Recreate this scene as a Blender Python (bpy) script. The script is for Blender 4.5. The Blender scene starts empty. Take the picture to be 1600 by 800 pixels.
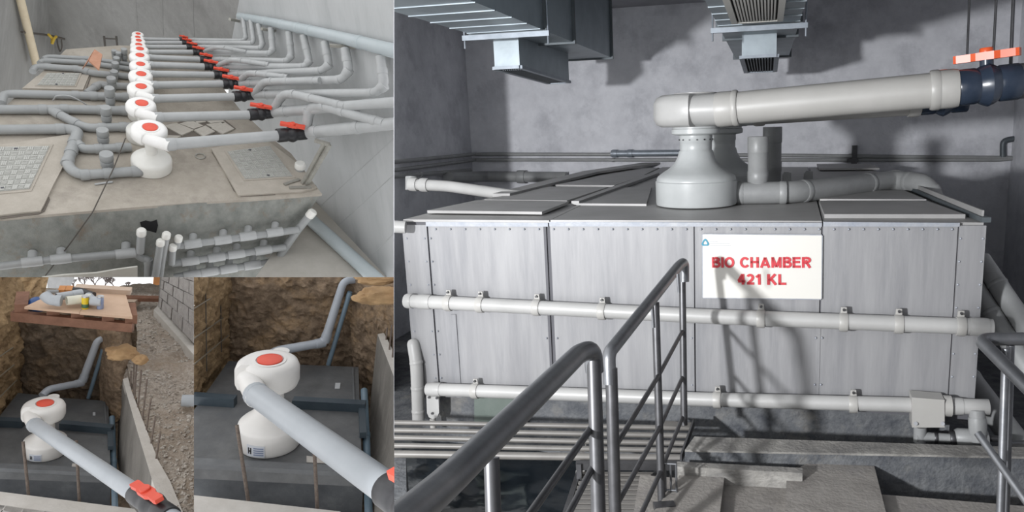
import bpy, bmesh, math, random
import numpy as np
from mathutils import Vector, noise
random.seed(7)
SC = bpy.context.scene
COL = SC.collection
# ------------------------------------------------------------------ camera
F = 1100.0; CX = 950.0; CY = 400.0                 # focal length and principal point for a 1600 x 800 frame
CAMZ = 2.05                                        # eye height above the plant room floor
_Z = Vector((-180, 5977, 1100)).normalized()       # plant room axes seen from the camera
_Y = Vector((251, 210, -1100)).normalized()
_X = _Y.cross(_Z).normalized()
EYE = Vector((0, 0, CAMZ))
def c2w(v): return Vector((_X.dot(v), _Y.dot(v), _Z.dot(v)))
AX, AY, AZ = c2w(Vector((1,0,0))), c2w(Vector((0,1,0))), c2w(Vector((0,0,1)))
cam_d = bpy.data.cameras.new('camera'); cam = bpy.data.objects.new('camera', cam_d); COL.objects.link(cam)
from mathutils import Matrix
cam.matrix_world = Matrix(((AX.x, AY.x, AZ.x, EYE.x), (AX.y, AY.y, AZ.y, EYE.y), (AX.z, AY.z, AZ.z, EYE.z), (0,0,0,1)))
cam_d.sensor_fit = 'HORIZONTAL'; cam_d.sensor_width = 36.0; cam_d.lens = 36.0*F/1600.0
cam_d.shift_x = (800.0-CX)/1600.0; cam_d.clip_start = 0.05; cam_d.clip_end = 300
SC.camera = cam
# ------------------------------------------------------------------ sky, exposure
w = bpy.data.worlds.new('overcast_sky'); SC.world = w; w.use_nodes = True
bg = w.node_tree.nodes['Background']; bg.inputs[0].default_value = (0.975, 0.985, 1.0, 1); bg.inputs[1].default_value = 1.35
SC.view_settings.view_transform = 'Standard'; SC.view_settings.look = 'None'
SC.view_settings.gamma = 1.0; SC.view_settings.use_curve_mapping = False; SC.view_settings.exposure = 0.0
def ray(u, v): return c2w(Vector(((u-CX)/F, (CY-v)/F, -1.0)))
def P(u, v, D): return EYE + ray(u, v)*D
def dep(p): return -(AZ.dot(p-EYE))
# work lamp left of the camera lighting the plant room
def spot(name, loc, target, watts, angle, size, col=(1,1,1), blend=.3):
    l = bpy.data.lights.new(name, 'SPOT'); l.energy = watts; l.spot_size = math.radians(angle); l.spot_blend = blend
    l.shadow_soft_size = size; l.color = col
    o = bpy.data.objects.new(name, l); COL.objects.link(o); o.location = loc
    o.rotation_euler = (target-loc).to_track_quat('-Z', 'Y').to_euler(); return o
LAMP = EYE + AX*-3.67 + AY*-0.18 + AZ*1.13
spot('work_lamp', LAMP, P(1200, 270, 6.0), 2650, 62, .15, (.97,.98,1), .3)
# ------------------------------------------------------------------ helpers
class Pl:
    def __init__(s, p, n): s.p = p.copy(); s.n = n.normalized()
    def hit(s, u, v, off=0.0):
        r = ray(u, v); k = s.n.dot(r)
        t = s.n.dot(s.p + s.n*off - EYE)/k
        return EYE + r*t
    def up(s, off): return Pl(s.p + s.n*off, s.n)
    def poly(s, px, off=0.0): return [s.hit(u, v, off) for u, v in px]
def pln3(a, b, c): return Pl(a, (b-a).cross(c-a))
def facing(pl): return pl if pl.n.dot(EYE-pl.p) > 0 else Pl(pl.p, -pl.n)
def m_px(p): return dep(p)/F
# bays: the picture shows four places side by side; each ends at the boundary with the next
def bplane(a, b):
    n = ray(*a).cross(ray(*b)).normalized(); return n
nV616 = bplane((616,100),(616,700)); nV616 = nV616 if nV616.dot(ray(1200,400)) > 0 else -nV616     # + to the right
nV303 = bplane((303,500),(303,700)); nV303 = nV303 if nV303.dot(ray(1200,400)) > 0 else -nV303
nH = bplane((100,433),(500,433)); nH = nH if nH.dot(ray(300,200)) > 0 else -nH                     # + upwards
BAYS = {'R': [nV616], 'T': [-nV616, nH], 'A': [-nV303, -nH], 'B': [nV303, -nV616, -nH]}
BAY = 'R'
MADE = []
def cut(vs, fs, sm=None):
    arr = np.array([tuple(v) for v in vs]); e = np.array(tuple(EYE)); todo = []
    for n in BAYS[BAY]:
        d = (arr-e) @ np.array(tuple(n))
        if (d <= 1e-6).all(): return None
        if (d < -1e-6).any(): todo.append(n)
    if not todo: return vs, fs
    bm = bmesh.new(); bv = [bm.verts.new(v) for v in vs]
    for f in fs:
        try: bm.faces.new([bv[i] for i in f])
        except ValueError: pass
    for n in todo:
        g = bm.verts[:] + bm.edges[:] + bm.faces[:]
        r = bmesh.ops.bisect_plane(bm, geom=g, dist=1e-5, plane_co=EYE, plane_no=n, clear_inner=True)
        ed = [x for x in r['geom_cut'] if isinstance(x, bmesh.types.BMEdge) and x.is_valid and x.is_boundary]
        if ed:
            try: bmesh.ops.holes_fill(bm, edges=ed, sides=0)
            except Exception: pass
    bm.verts.index_update()
    ov = [v.co.copy() for v in bm.verts]; of = [[v.index for v in f.verts] for f in bm.faces]; bm.free()
    return (ov, of) if of else None
def mesh(name, geo, mat, parent=None, smooth=False, base=None):
    g = cut(geo[0], geo[1])
    if g is None: return None
    vs, fs = g
    a = np.array([tuple(v) for v in vs])
    if parent is None:
        o0 = base if base is not None else Vector(((a[:,0].min()+a[:,0].max())/2, (a[:,1].min()+a[:,1].max())/2, a[:,2].min()))
        rel = o0
    else:
        rel = WLOC[parent.name]; o0 = Vector((0,0,0))
    me = bpy.data.meshes.new(name)
    me.from_pydata([tuple(Vector(v)-rel) for v in vs], [], fs)
    bm = bmesh.new(); bm.from_mesh(me); bmesh.ops.recalc_face_normals(bm, faces=bm.faces[:]); bm.to_mesh(me); bm.free()
    if smooth:
        for p in me.polygons: p.use_smooth = True
        try: me.set_sharp_from_angle(angle=math.radians(42))
        except Exception: pass
    me.materials.append(MT[mat] if isinstance(mat, str) else mat)
    o = bpy.data.objects.new(name, me); COL.objects.link(o); o.location = o0
    WLOC[o.name] = rel.copy()
    if parent is not None: o.parent = parent
    return o
WLOC = {}
def thing(name, label, cat, loc, group=None):
    o = bpy.data.objects.new(name, None); COL.objects.link(o); o.location = loc; o.empty_display_size = .1
    WLOC[o.name] = Vector(loc); o['label'] = label; o['category'] = cat
    if group: o['group'] = group
    MADE.append(o); return o
def solo(name, geo, mat, label, cat, group=None, smooth=False, kind=None):
    o = mesh(name, geo, mat, None, smooth)
    if o is None: return None
    o['label'] = label; o['category'] = cat
    if group: o['group'] = group
    if kind: o['kind'] = kind
    return o
def struct(name, geo, mat, label=None, smooth=False):
    o = mesh(name, geo, mat, None, smooth)
    if o is not None:
        o['kind'] = 'structure'
        if label: o['label'] = label
    return o
def join(*gs):
    vs, fs = [], []
    for g in gs:
        k = len(vs); vs += list(g[0]); fs += [[i+k for i in f] for f in g[1]]
    return vs, fs
def frame(d):
    d = d.normalized(); a = Vector((0,0,1)) if abs(d.z) < .9 else Vector((1,0,0))
    x = a.cross(d).normalized(); return x, d.cross(x).normalized()
def bend(pts, rs, k):
    out, orr = [pts[0]], [rs[0]]
    for i in range(1, len(pts)-1):
        a, b, c = pts[i-1], pts[i], pts[i+1]
        d1, d2 = (a-b), (c-b); l = min(d1.length*.49, d2.length*.49, rs[i]*k)
        if l < 1e-6: out.append(b); orr.append(rs[i]); continue
        p, q = b+d1.normalized()*l, b+d2.normalized()*l
        for j in range(6):
            t = j/5; out.append(p*(1-t)**2+b*2*t*(1-t)+q*t*t); orr.append(rs[i])
    return out+[pts[-1]], orr+[rs[-1]]
def tube(pts, r, seg=14, k=2.6, hollow=0.0):
    rs = list(r) if isinstance(r, (list, tuple)) else [r]*len(pts)
    if k and len(pts) > 2: pts, rs = bend(pts, rs, k)
    vs, fs = [], []; x = None
    for i, p in enumerate(pts):
        t = (pts[min(i+1, len(pts)-1)]-pts[max(i-1, 0)]).normalized()
        if x is None: x, y = frame(t)
        else:
            x = (x - t*x.dot(t)).normalized(); y = t.cross(x)
        for j in range(seg):
            a = 2*math.pi*j/seg; vs.append(p+(x*math.cos(a)+y*math.sin(a))*rs[i])
    n = len(pts)
    for i in range(n-1):
        for j in range(seg):
            q = (j+1) % seg; fs.append([i*seg+j, i*seg+q, (i+1)*seg+q, (i+1)*seg+j])
    if hollow:
        for end, s in ((0, 1), (n-1, -1)):
            t = (pts[1]-pts[0]).normalized() if end == 0 else (pts[-2]-pts[-1]).normalized()
            k0 = len(vs)
            for j in range(seg):
                vs.append(pts[end]+(vs[end*seg+j]-pts[end])*hollow)
            for j in range(seg): vs.append(vs[k0+j]+t*rs[end]*1.6)
            for j in range(seg):
                q = (j+1) % seg
                fs.append([end*seg+j, end*seg+q, k0+q, k0+j]); fs.append([k0+j, k0+q, k0+seg+q, k0+seg+j])
            fs.append([k0+seg+j for j in range(seg)])
    else:
        fs.append(list(range(seg))); fs.append([(n-1)*seg+j for j in range(seg)])
    return vs, fs
def lathe(o, up, prof, seg=28, x=None):
    up = up.normalized()
    if x is None: x, y = frame(up)
    else: x = (x-up*x.dot(up)).normalized(); y = up.cross(x)
    vs, fs = [], []
    for r, h in prof:
        for j in range(seg):
            a = 2*math.pi*j/seg; vs.append(o+up*h+(x*math.cos(a)+y*math.sin(a))*r)
    for i in range(len(prof)-1):
        for j in range(seg):
            q = (j+1) % seg; fs.append([i*seg+j, i*seg+q, (i+1)*seg+q, (i+1)*seg+j])
    fs.append(list(range(seg))); fs.append([(len(prof)-1)*seg+j for j in range(seg)])
    return vs, fs
def prism(poly, ext):
    n = len(poly); vs = [Vector(p) for p in poly]+[Vector(p)+ext for p in poly]
    return vs, [list(range(n)), list(range(n, 2*n))]+[[i, (i+1) % n, n+(i+1) % n, n+i] for i in range(n)]
def bar(a, b, w_, h_, up):
    d = (b-a).normalized(); s = d.cross(up).normalized(); u = s.cross(d)
    q = [a+s*(w_/2*i)+u*(h_/2*j) for i, j in ((-1,-1),(1,-1),(1,1),(-1,1))]
    return prism(q, b-a)
def box(lo, hi):
    q = [Vector((lo[0],lo[1],lo[2])), Vector((hi[0],lo[1],lo[2])), Vector((hi[0],hi[1],lo[2])), Vector((lo[0],hi[1],lo[2]))]
    return prism(q, Vector((0,0,hi[2]-lo[2])))
def collar(p, d, r, l): d = d.normalized(); return tube([p-d*l/2, p-d*l*.3, p+d*l*.3, p+d*l/2], [r*.96, r, r, r*.96], 16, 0)
def patch(a, b, c, d, nu, nv, amp, fr, seed=0, n=None, ridge=False, fade=0):
    nn = n if n is not None else (b-a).cross(d-a).normalized()
    vs, fs = [], []
    for j in range(nv+1):
        for i in range(nu+1):
            s, t = i/nu, j/nv
            p = (a*(1-s)+b*s)*(1-t)+(d*(1-s)+c*s)*t
            q = p*fr+Vector((seed*7.3, seed*3.1, seed))
            h = noise.fractal(q, .9, 2.1, 5)
            if ridge: h = h*.45+(.4-abs(noise.noise(q*2.9)))*.35+(.4-abs(noise.noise(q*6.1+Vector((3,1,7)))))*.28+noise.noise(q*14)*.10
            k = 1.0
            if fade: k = min(1, s*fade, (1-s)*fade, t*fade, (1-t)*fade)
            vs.append(p+nn*(h*amp*k))
    for j in range(nv):
        for i in range(nu):
            k = j*(nu+1)+i; fs.append([k, k+1, k+nu+2, k+nu+1])
    return vs, fs
# ------------------------------------------------------------------ materials
MT = {}
def mat(name, c1, c2=None, rough=.5, metal=0.0, sc=6.0, bump=0.0, bsc=None, detail=6, stretch=None, c3=None, sc3=1.5, lim3=(.5,.68), spec=.5, coat=0):
    m = bpy.data.materials.new(name); m.use_nodes = True; t = m.node_tree; b = t.nodes['Principled BSDF']
    b.inputs['Roughness'].default_value = rough; b.inputs['Metallic'].default_value = metal
    b.inputs['Specular IOR Level'].default_value = spec
    if coat: b.inputs['Coat Weight'].default_value = coat; b.inputs['Coat Roughness'].default_value = .15
    if c2 is None: b.inputs['Base Color'].default_value = (*c1, 1)
    tc = t.nodes.new('ShaderNodeTexCoord'); mp = t.nodes.new('ShaderNodeMapping'); t.links.new(tc.outputs['Object'], mp.inputs[0])
    if stretch: mp.inputs['Scale'].default_value = stretch
    if c2 is not None:
        n = t.nodes.new('ShaderNodeTexNoise'); n.inputs['Scale'].default_value = sc; n.inputs['Detail'].default_value = detail; n.inputs['Roughness'].default_value = .65
        t.links.new(mp.outputs[0], n.inputs['Vector'])
        r = t.nodes.new('ShaderNodeValToRGB'); r.color_ramp.elements[0].position = .33; r.color_ramp.elements[1].position = .67
        r.color_ramp.elements[0].color = (*c1, 1); r.color_ramp.elements[1].color = (*c2, 1)
        t.links.new(n.outputs['Fac'], r.inputs['Fac']); out = r.outputs[0]
        if c3 is not None:
            n3 = t.nodes.new('ShaderNodeTexNoise'); n3.inputs['Scale'].default_value = sc3; n3.inputs['Detail'].default_value = 8; n3.inputs['Roughness'].default_value = .7
            t.links.new(mp.outputs[0], n3.inputs['Vector'])
            r3 = t.nodes.new('ShaderNodeValToRGB'); r3.color_ramp.elements[0].position = lim3[0]; r3.color_ramp.elements[1].position = lim3[1]
            t.links.new(n3.outputs['Fac'], r3.inputs['Fac'])
            mx = t.nodes.new('ShaderNodeMix'); mx.data_type = 'RGBA'; t.links.new(r3.outputs[0], mx.inputs[0])
            t.links.new(out, mx.inputs[6]); mx.inputs[7].default_value = (*c3, 1); out = mx.outputs[2]
        t.links.new(out, b.inputs['Base Color'])
    if bump:
        n2 = t.nodes.new('ShaderNodeTexNoise'); n2.inputs['Scale'].default_value = bsc or sc*4; n2.inputs['Detail'].default_value = 8
        t.links.new(mp.outputs[0], n2.inputs['Vector'])
        bp = t.nodes.new('ShaderNodeBump'); bp.inputs['Strength'].default_value = bump; bp.inputs['Distance'].default_value = .02
        t.links.new(n2.outputs['Fac'], bp.inputs['Height']); t.links.new(bp.outputs[0], b.inputs['Normal'])
    MT[name] = m; return m
mat('r_concrete', (.58,.585,.62), (.71,.715,.75), .9, 0, 3.5, .25, 30, 9, None, (.47,.475,.51), 1.6)
mat('r_ceiling', (.30,.30,.32), (.36,.36,.38), .9, 0, 3, .1)
mat('r_floor', (.17,.158,.145), (.26,.245,.225), .85, 0, 5, .3, 40, 8, None, (.15,.14,.14), 1.3)
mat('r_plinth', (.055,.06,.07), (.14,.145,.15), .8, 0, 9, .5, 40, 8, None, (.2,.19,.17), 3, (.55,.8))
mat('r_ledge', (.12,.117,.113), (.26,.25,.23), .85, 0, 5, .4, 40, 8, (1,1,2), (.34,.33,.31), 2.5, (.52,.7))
mat('sheet', (.22,.22,.228), (.275,.275,.28), .5, .15, 2.5, .04, 30, 6, (6,6,.5), (.165,.168,.18), 1.0, (.5,.75))
mat('sheet_edge', (.33,.34,.36), (.25,.27,.31), .55, .2, 14, .1)
mat('roof_sheet', (.30,.295,.29), (.36,.355,.35), .5, .2, 3, .03)
mat('joint', (.09,.09,.10), None, .7)
mat('galv', (.26,.30,.33), (.35,.40,.43), .45, .4, 3, .05, 14)
mat('galv_dark', (.075,.09,.10), (.12,.135,.145), .5, .4, 3)
mat('galv_bar', (.22,.25,.28), (.30,.33,.37), .45, .4, 8)
mat('pvc_white', (.34,.338,.33), (.385,.383,.375), .38, 0, 3, 0, None, 4)
mat('pvc_pump', (.36,.375,.375), (.42,.435,.435), .36, 0, 3, 0, None, 4)
mat('pvc_gray', (.22,.225,.225), (.29,.295,.295), .42, 0, 4)
mat('pvc_cream', (.34,.333,.315), (.375,.367,.35), .4, 0, 3)
mat('pvc_valve', (.018,.027,.045), (.03,.042,.065), .25, 0, 4, 0, None, 4)
mat('red_handle', (.62,.085,.025), (.70,.11,.03), .35, 0, 4)
mat('steel', (.15,.155,.165), (.20,.205,.215), .36, .7, 12, .02, 60)
mat('steel_dark', (.07,.07,.073), (.10,.10,.105), .4, .7, 12)
mat('grille_frame', (.58,.57,.53), None, .5)
mat('dark_void', (.012,.012,.013), None, .9)
mat('sign_white', (.60,.585,.545), None, .45)
mat('sign_red', (.50,.028,.04), None, .5)
mat('sign_teal', (.03,.22,.32), None, .5)
mat('sign_grey', (.45,.46,.47), None, .5)
mat('rack_pipe', (.13,.123,.115), (.17,.162,.15), .45, .1, 5)
mat('green_plate', (.10,.125,.11), (.14,.165,.15), .4, .1, 5)
m = mat('water', (.006,.009,.012), (.014,.018,.022), .12, 0, 3, .2, 5)
# top-left place
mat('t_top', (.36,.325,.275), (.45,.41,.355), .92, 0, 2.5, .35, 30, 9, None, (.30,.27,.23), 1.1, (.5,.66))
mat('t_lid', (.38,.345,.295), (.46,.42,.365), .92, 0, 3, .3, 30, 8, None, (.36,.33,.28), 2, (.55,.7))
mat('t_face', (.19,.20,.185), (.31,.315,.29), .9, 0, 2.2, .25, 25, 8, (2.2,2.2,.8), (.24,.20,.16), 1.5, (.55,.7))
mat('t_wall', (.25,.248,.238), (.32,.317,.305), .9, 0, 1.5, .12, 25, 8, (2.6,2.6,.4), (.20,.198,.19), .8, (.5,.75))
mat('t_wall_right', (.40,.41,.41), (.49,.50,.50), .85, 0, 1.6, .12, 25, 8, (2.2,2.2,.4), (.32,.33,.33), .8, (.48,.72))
mat('t_floor', (.40,.38,.34), (.47,.45,.41), .9, 0, 2, .1)
mat('t_joint', (.16,.14,.12), None, .95)
mat('t_cover', (.37,.37,.345), (.44,.44,.41), .85, 0, 8, .2)
mat('t_tread', (.47,.47,.44), None, .85)
mat('t_pipe', (.29,.30,.30), (.34,.35,.35), .42, 0, 2.5)
mat('t_pipe_light', (.38,.39,.39), (.44,.45,.45), .42, 0, 2.5)
mat('t_header', (.38,.43,.445), (.44,.485,.50), .38, 0, 1.5)
mat('t_pump', (.80,.79,.76), (.86,.85,.83), .35, 0, 3, 0, None, 4)
mat('t_pump_base', (.74,.735,.69), (.80,.79,.75), .35, 0, 3, 0, None, 4)
mat('red_cap', (.70,.07,.035), (.76,.10,.055), .45, 0, 5)
mat('black_plastic', (.012,.012,.014), (.028,.028,.031), .4, 0, 8)
mat('terracotta', (.42,.21,.13), (.50,.27,.18), .85, 0, 6, .2)
mat('bamboo', (.62,.52,.36), (.70,.61,.45), .6, 0, 5)
mat('cable', (.08,.07,.06), None, .7)
mat('rope_yellow', (.55,.38,.05), None, .8)
mat('ladder', (.12,.11,.10), None, .6, .3)
mat('channel', (.30,.29,.26), (.40,.39,.35), .5, .5, 8)
mat('board', (.60,.59,.53), (.66,.65,.6), .8)
mat('slab_tile', (.46,.43,.38), (.53,.5,.45), .9, 0, 6, .2)
# pits
mat('soil', (.12,.085,.058), (.31,.23,.16), .95, 0, 7, 1, 30, 10, None, (.38,.26,.15), 1.6, (.5,.68), .15)
mat('soil_warm', (.21,.14,.078), (.44,.31,.175), .95, 0, 7, 1, 30, 10, None, (.50,.35,.20), 1.6, (.5,.7), .15)
mat('soil_dark', (.09,.07,.052), (.24,.185,.135), .95, 0, 8, 1, 30, 10, None, (.31,.22,.14), 1.8, (.5,.72), .15)
mat('boulder', (.30,.18,.085), (.44,.29,.15), .9, 0, 3, .5, 16)
mat('gravel', (.27,.225,.185), (.50,.445,.385), .95, 0, 26, 1.0, 60, 8, None, (.30,.235,.175), 1.2, (.5,.7), .2)
mat('pebble', (.30,.26,.22), (.52,.48,.43), .9, 0, 2)
mat('grp_lid', (.085,.087,.088), (.14,.142,.143), .5, 0, 4, .1, 40, 8, None, (.08,.085,.092), 1.2, (.45,.7))
mat('grp_side', (.04,.045,.052), (.085,.092,.10), .5, 0, 3, .15, 30, 8, None, (.12,.125,.13), 3, (.6,.75))
mat('lid_bar', (.035,.05,.065), (.055,.075,.09), .4, 0, 4)
mat('lid_trim', (.10,.105,.11), (.15,.155,.16), .5, 0, 5)
mat('p_wall', (.15,.14,.125), (.23,.215,.195), .9, 0, 2.5, .3, 25, 8, (2,2,.6))
mat('p_walltop', (.47,.44,.40), (.56,.53,.49), .9, 0, 5, .3, 30)
mat('p_slab', (.50,.47,.43), (.59,.56,.52), .9, 0, 4, .2, 30)
mat('p_paver', (.42,.40,.385), (.5,.48,.46), .9, 0, 8, .3)
mat('p_pump', (.70,.68,.65), (.77,.75,.72), .38, 0, 2, 0, None, 4)
mat('p_pipe', (.36,.385,.41), (.41,.435,.46), .35, 0, 2)
mat('p_pipe_back', (.36,.39,.43), (.43,.46,.5), .32, 0, 2)
mat('p_pipe_blue', (.11,.17,.22), (.16,.22,.27), .35, 0, 2)
mat('rebar', (.13,.10,.085), (.22,.18,.15), .7, .5, 30)
mat('ply', (.50,.34,.235), (.60,.43,.31), .8, 0, 2.5, .05)
mat('timber', (.16,.075,.045), (.24,.12,.075), .8, 0, 6, .2)
mat('timber_pale', (.48,.36,.27), (.55,.43,.34), .8)
mat('block', (.30,.28,.265), (.42,.395,.375), .95, 0, 12, .8, 40)
mat('brick_orange', (.46,.19,.06), (.54,.25,.10), .85, 0, 6)
mat('can_yellow', (.70,.50,.02), None, .35)
mat('can_green', (.06,.14,.07), None, .4)
mat('can_blue', (.20,.26,.42), (.30,.36,.52), .35, 0, 20)
mat('can_metal', (.5,.5,.5), None, .3, .8)
mat('blue_plastic', (.02,.07,.22), None, .4)
mat('p_pipe_cream', (.60,.58,.47), (.67,.65,.55), .45, 0, 6)
mat('elbow_grey', (.36,.38,.40), (.42,.44,.46), .4, 0, 3)
mat('twig', (.17,.14,.13), None, .9)
mat('label_white', (.62,.64,.68), None, .5)
mat('label_print', (.22,.26,.36), None, .5)
mat('label_black', (.02,.02,.02), None, .5)
mat('tin_wall', (.33,.33,.33), (.42,.42,.42), .8)
mat('wire', (.30,.26,.2), None, .6, .5)
# ------------------------------------------------------------------ pump shared by all four places
def pump(label, o, up, head, s, mats, style='bell', capmat='red_cap', group=None, cat='blower', tag_label=False, lug=False):
    """o: centre of the foot, up: axis, head: direction the outlet points; the scroll lies left of the outlet"""
    mb, mv = mats
    t = thing('blower', label, cat, o, group)
    up = up.normalized(); hd = (head-up*head.dot(up)).normalized(); lf = up.cross(hd)
    L = lambda x, y, z: o+(hd*x+lf*y+up*z)*s
    if style == 'bell':
        pr = [(.275,0),(.292,.006),(.296,.02),(.298,.175),(.290,.182),(.290,.192),(.280,.212),(.245,.238),(.198,.268),(.158,.305),(.134,.35),(.122,.395)]
        mesh('base', lathe(o, up, [(r*s,h*s) for r,h in pr], 40, hd), mb, t, True)
        mesh('neck', lathe(o, up, [(r*s,h*s) for r,h in [(.120,.385),(.116,.39),(.116,.455),(.120,.46),(.120,.505),(.14,.515)]], 32), mb, t, True)
        mesh('flange', lathe(o, up, [(r*s,h*s) for r,h in [(.12,.505),(.168,.512),(.176,.52),(.176,.55),(.168,.555),(.168,.585),(.10,.59)]], 32), mb, t, True)
        zc = .68
    elif style == 'drum':
        pr = [(.30,0),(.325,.012),(.33,.04),(.33,.20),(.322,.24),(.29,.27),(.21,.31),(.14,.345),(.105,.37)]
        mesh('base', lathe(o, up, [(r*s,h*s) for r,h in pr], 40), mb, t, True)
        mesh('neck', lathe(o, up, [(r*s,h*s) for r,h in [(.098,.34),(.098,.68),(.13,.71),(.2,.73)]], 28), mb, t, True)
        zc = .83
    else:
        pr = [(.265,0),(.29,.008),(.298,.03),(.302,.235),(.298,.258),(.28,.277),(.22,.325),(.165,.38),(.135,.44)]
        mesh('base', lathe(o, up, [(r*s,h*s) for r,h in pr], 44), mb, t, True)
        mesh('neck', lathe(o, up, [(r*s,h*s) for r,h in [(.135,.42),(.13,.66),(.2,.70)]], 28), mb, t, True)
        zc = .82
    # scroll housing: spiral outline with rounded rims
    hh = .115 if style != 'low' else .15
    prof = [(.16,-hh),(.06,-hh*.98),(.02,-hh*.82),(.0,-hh*.45),(.0,hh*.45),(.02,hh*.8),(.055,hh*.97),(.10,hh),(.16,hh)]
    N = 48; vs, fs = [], []
    for ins, z in prof:
        for j in range(N):
            a = 2*math.pi*j/N
            ph = (a+math.pi/2) % (2*math.pi)                       # spiral grows towards the outlet at the right of the heading
            R = .245+.075*((ph/(2*math.pi)) if ph > 0.02 else 1)
            R = max(R-ins, .02)
            vs.append(L(R*math.cos(a), R*math.sin(a), zc+z))
    for i in range(len(prof)-1):
        for j in range(N):
            q = (j+1) % N; fs.append([i*N+j, i*N+q, (i+1)*N+q, (i+1)*N+j])
    fs.append(list(range(N))); fs.append([(len(prof)-1)*N+j for j in range(N)])
    ro = .108
    xe = .30 if style == 'bell' else .43
    sp = tube([L(-.02,-.205,zc), L(.1,-.205,zc), L(.2,-.205,zc), L(xe,-.205,zc)], [ro*s*.92, ro*s, ro*s, ro*s], 24, 0)
    vol = mesh('scroll_housing', join((vs, fs), sp), mv, t, True)
    if vol: mesh('rim', lathe(L(0,0,zc+hh-.004), up, [(.155*s,0),(.155*s,.012*s),(.13*s,.014*s),(.128*s,.004*s)], 28), mv, vol, True)
    if capmat:
        c = mesh('cap', lathe(L(0,0,zc+hh-.002), up, [(.02*s,.0),(.118*s,.0),(.118*s,.016*s),(.105*s,.022*s),(.01*s,.018*s)], 28), capmat, t, True)
        if c: c['label'] = 'round red cap on the scroll housing'
    if lug: mesh('lug', lathe(L(-.28,.17,zc+.06), up, [(.05*s,0),(.085*s,.006*s),(.085*s,.03*s),(.05*s,.034*s)], 20), mv, t, True)
    return t, L, zc
def valve(label, a, b, r, up, group=None, hs=1.0, two=True, hdl='red_handle', body='black_plastic', hdir=None):
    """ball valve on the pipe run a-b with a lever along hdir"""
    d = (b-a).normalized(); l = (b-a).length; c = (a+b)/2
    t = thing('ball_valve', label, 'valve', c, group)
    mesh('body', tube([a, a+d*l*.02, a+d*l*.30, a+d*l*.34, a+d*l*.42, c, b-d*l*.42, b-d*l*.34, b-d*l*.30, b-d*l*.02, b],
        [r*1.12, r*1.18, r*1.18, r*1.12, r*1.30, r*1.42, r*1.30, r*1.12, r*1.18, r*1.18, r*1.12], 24, 0), body, t, True)
    u = (up-d*up.dot(d)).normalized()
    mesh('stem', tube([c+u*r*1.2, c+u*r*1.7], r*.42, 14, 0), body, t, True)
    h = (hdir-u*hdir.dot(u)).normalized() if hdir is not None else d
    q = u.cross(h); top = c+u*r*1.6; W = r*.40*hs**.5; Ln = r*1.95*hs; T = u*(r*.5)
    pl = []
    for x, y in ((-1,-.8),(-.9,-1),(-.45,-.85),(-.28,-1.25),(.28,-1.25),(.45,-.85),(.9,-1),(1,-.8),(1,.8),(.9,1),(.45,.85),(.28,1.25),(-.28,1.25),(-.45,.85),(-.9,1),(-1,.8)):
        pl.append(top+h*(x*Ln)+q*(y*W))
    hd = mesh('handle', prism(pl, T), hdl, t)
    if hd:
        hd['label'] = 'red lever handle'
        mesh('hub', lathe(top+T, u, [(W*1.05,-.01*r),(W*1.05,.2*r),(W*.9,.28*r)], 18), hdl, hd, True)
    return t
def pipe(name, label, pts, r, mt, group=None, cat='pipe', collars=(), seg=16, k=2.6, cmat=None, hollow=0, cl=2.2, cr=1.13):
    """a pipe run as one thing: body + socket collars at (segment, t)"""
    rs = list(r) if isinstance(r, (list, tuple)) else [r]*len(pts)
    t = thing(name, label, cat, pts[0], group)
    mesh('pipe_run', tube(pts, rs, seg, k, hollow), mt, t, True)
    for i, f in collars:
        p = pts[i].lerp(pts[i+1], f); rr = rs[i]*(1-f)+rs[i+1]*f
        mesh('collar', collar(p, pts[i+1]-pts[i], rr*cr, rr*cl), cmat or mt, t, True)
    return t
ORD = ['first','second','third','fourth','fifth','sixth','seventh','eighth','ninth','tenth','eleventh','twelfth','thirteenth']
# ================================================================== RIGHT: plant room with the bio chamber
BAY = 'R'
UP = Vector((0,0,1))
ZR = 1.43
roof = Pl(Vector((0,0,ZR)), UP)
FL, FR = roof.hit(628,343), roof.hit(1540,349)
front = facing(Pl(FL, (FR-FL).cross(UP)))
zp = lambda z: Pl(Vector((0,0,z)), UP)
YB = 10.9
def yp(y): return Pl(Vector((0,y,0)), Vector((0,-1,0)))
backp = yp(YB)
XL = backp.hit(737,240).x; XR = backp.hit(1580,240).x; ZC = backp.hit(1060,6).z
struct('wall_back', box((XL-.3,YB,-.8), (XR+.3,YB+.25,ZC)), 'r_concrete')
struct('wall_left', box((XL-.25,4.5,-.8), (XL,YB,ZC)), 'r_concrete')
struct('wall_right', box((XR,-1.6,-.8), (XR+.25,YB,ZC)), 'r_concrete')
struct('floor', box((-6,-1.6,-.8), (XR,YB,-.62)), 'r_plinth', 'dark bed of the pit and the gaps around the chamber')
struct('ceiling', box((-6,-1.8,ZC), (XR+.25,YB+.25,ZC+.2)), 'r_ceiling')
struct('wall_front', box((-1.0,-1.85,-.5), (XR+.25,-1.6,ZC)), 'r_concrete')
q = []
for D in (7.4, 8.7):
    for u, v in ((616,-140),(616,900),(615.2,900),(615.2,-140)): q.append(P(u,v,D))
_b = BAYS['R']; BAYS['R'] = []
struct('wall_partition', (q, [[0,1,2,3],[4,5,6,7],[0,1,5,4],[1,2,6,5],[2,3,7,6],[3,0,4,7]]), 'r_concrete')
BAYS['R'] = _b
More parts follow.
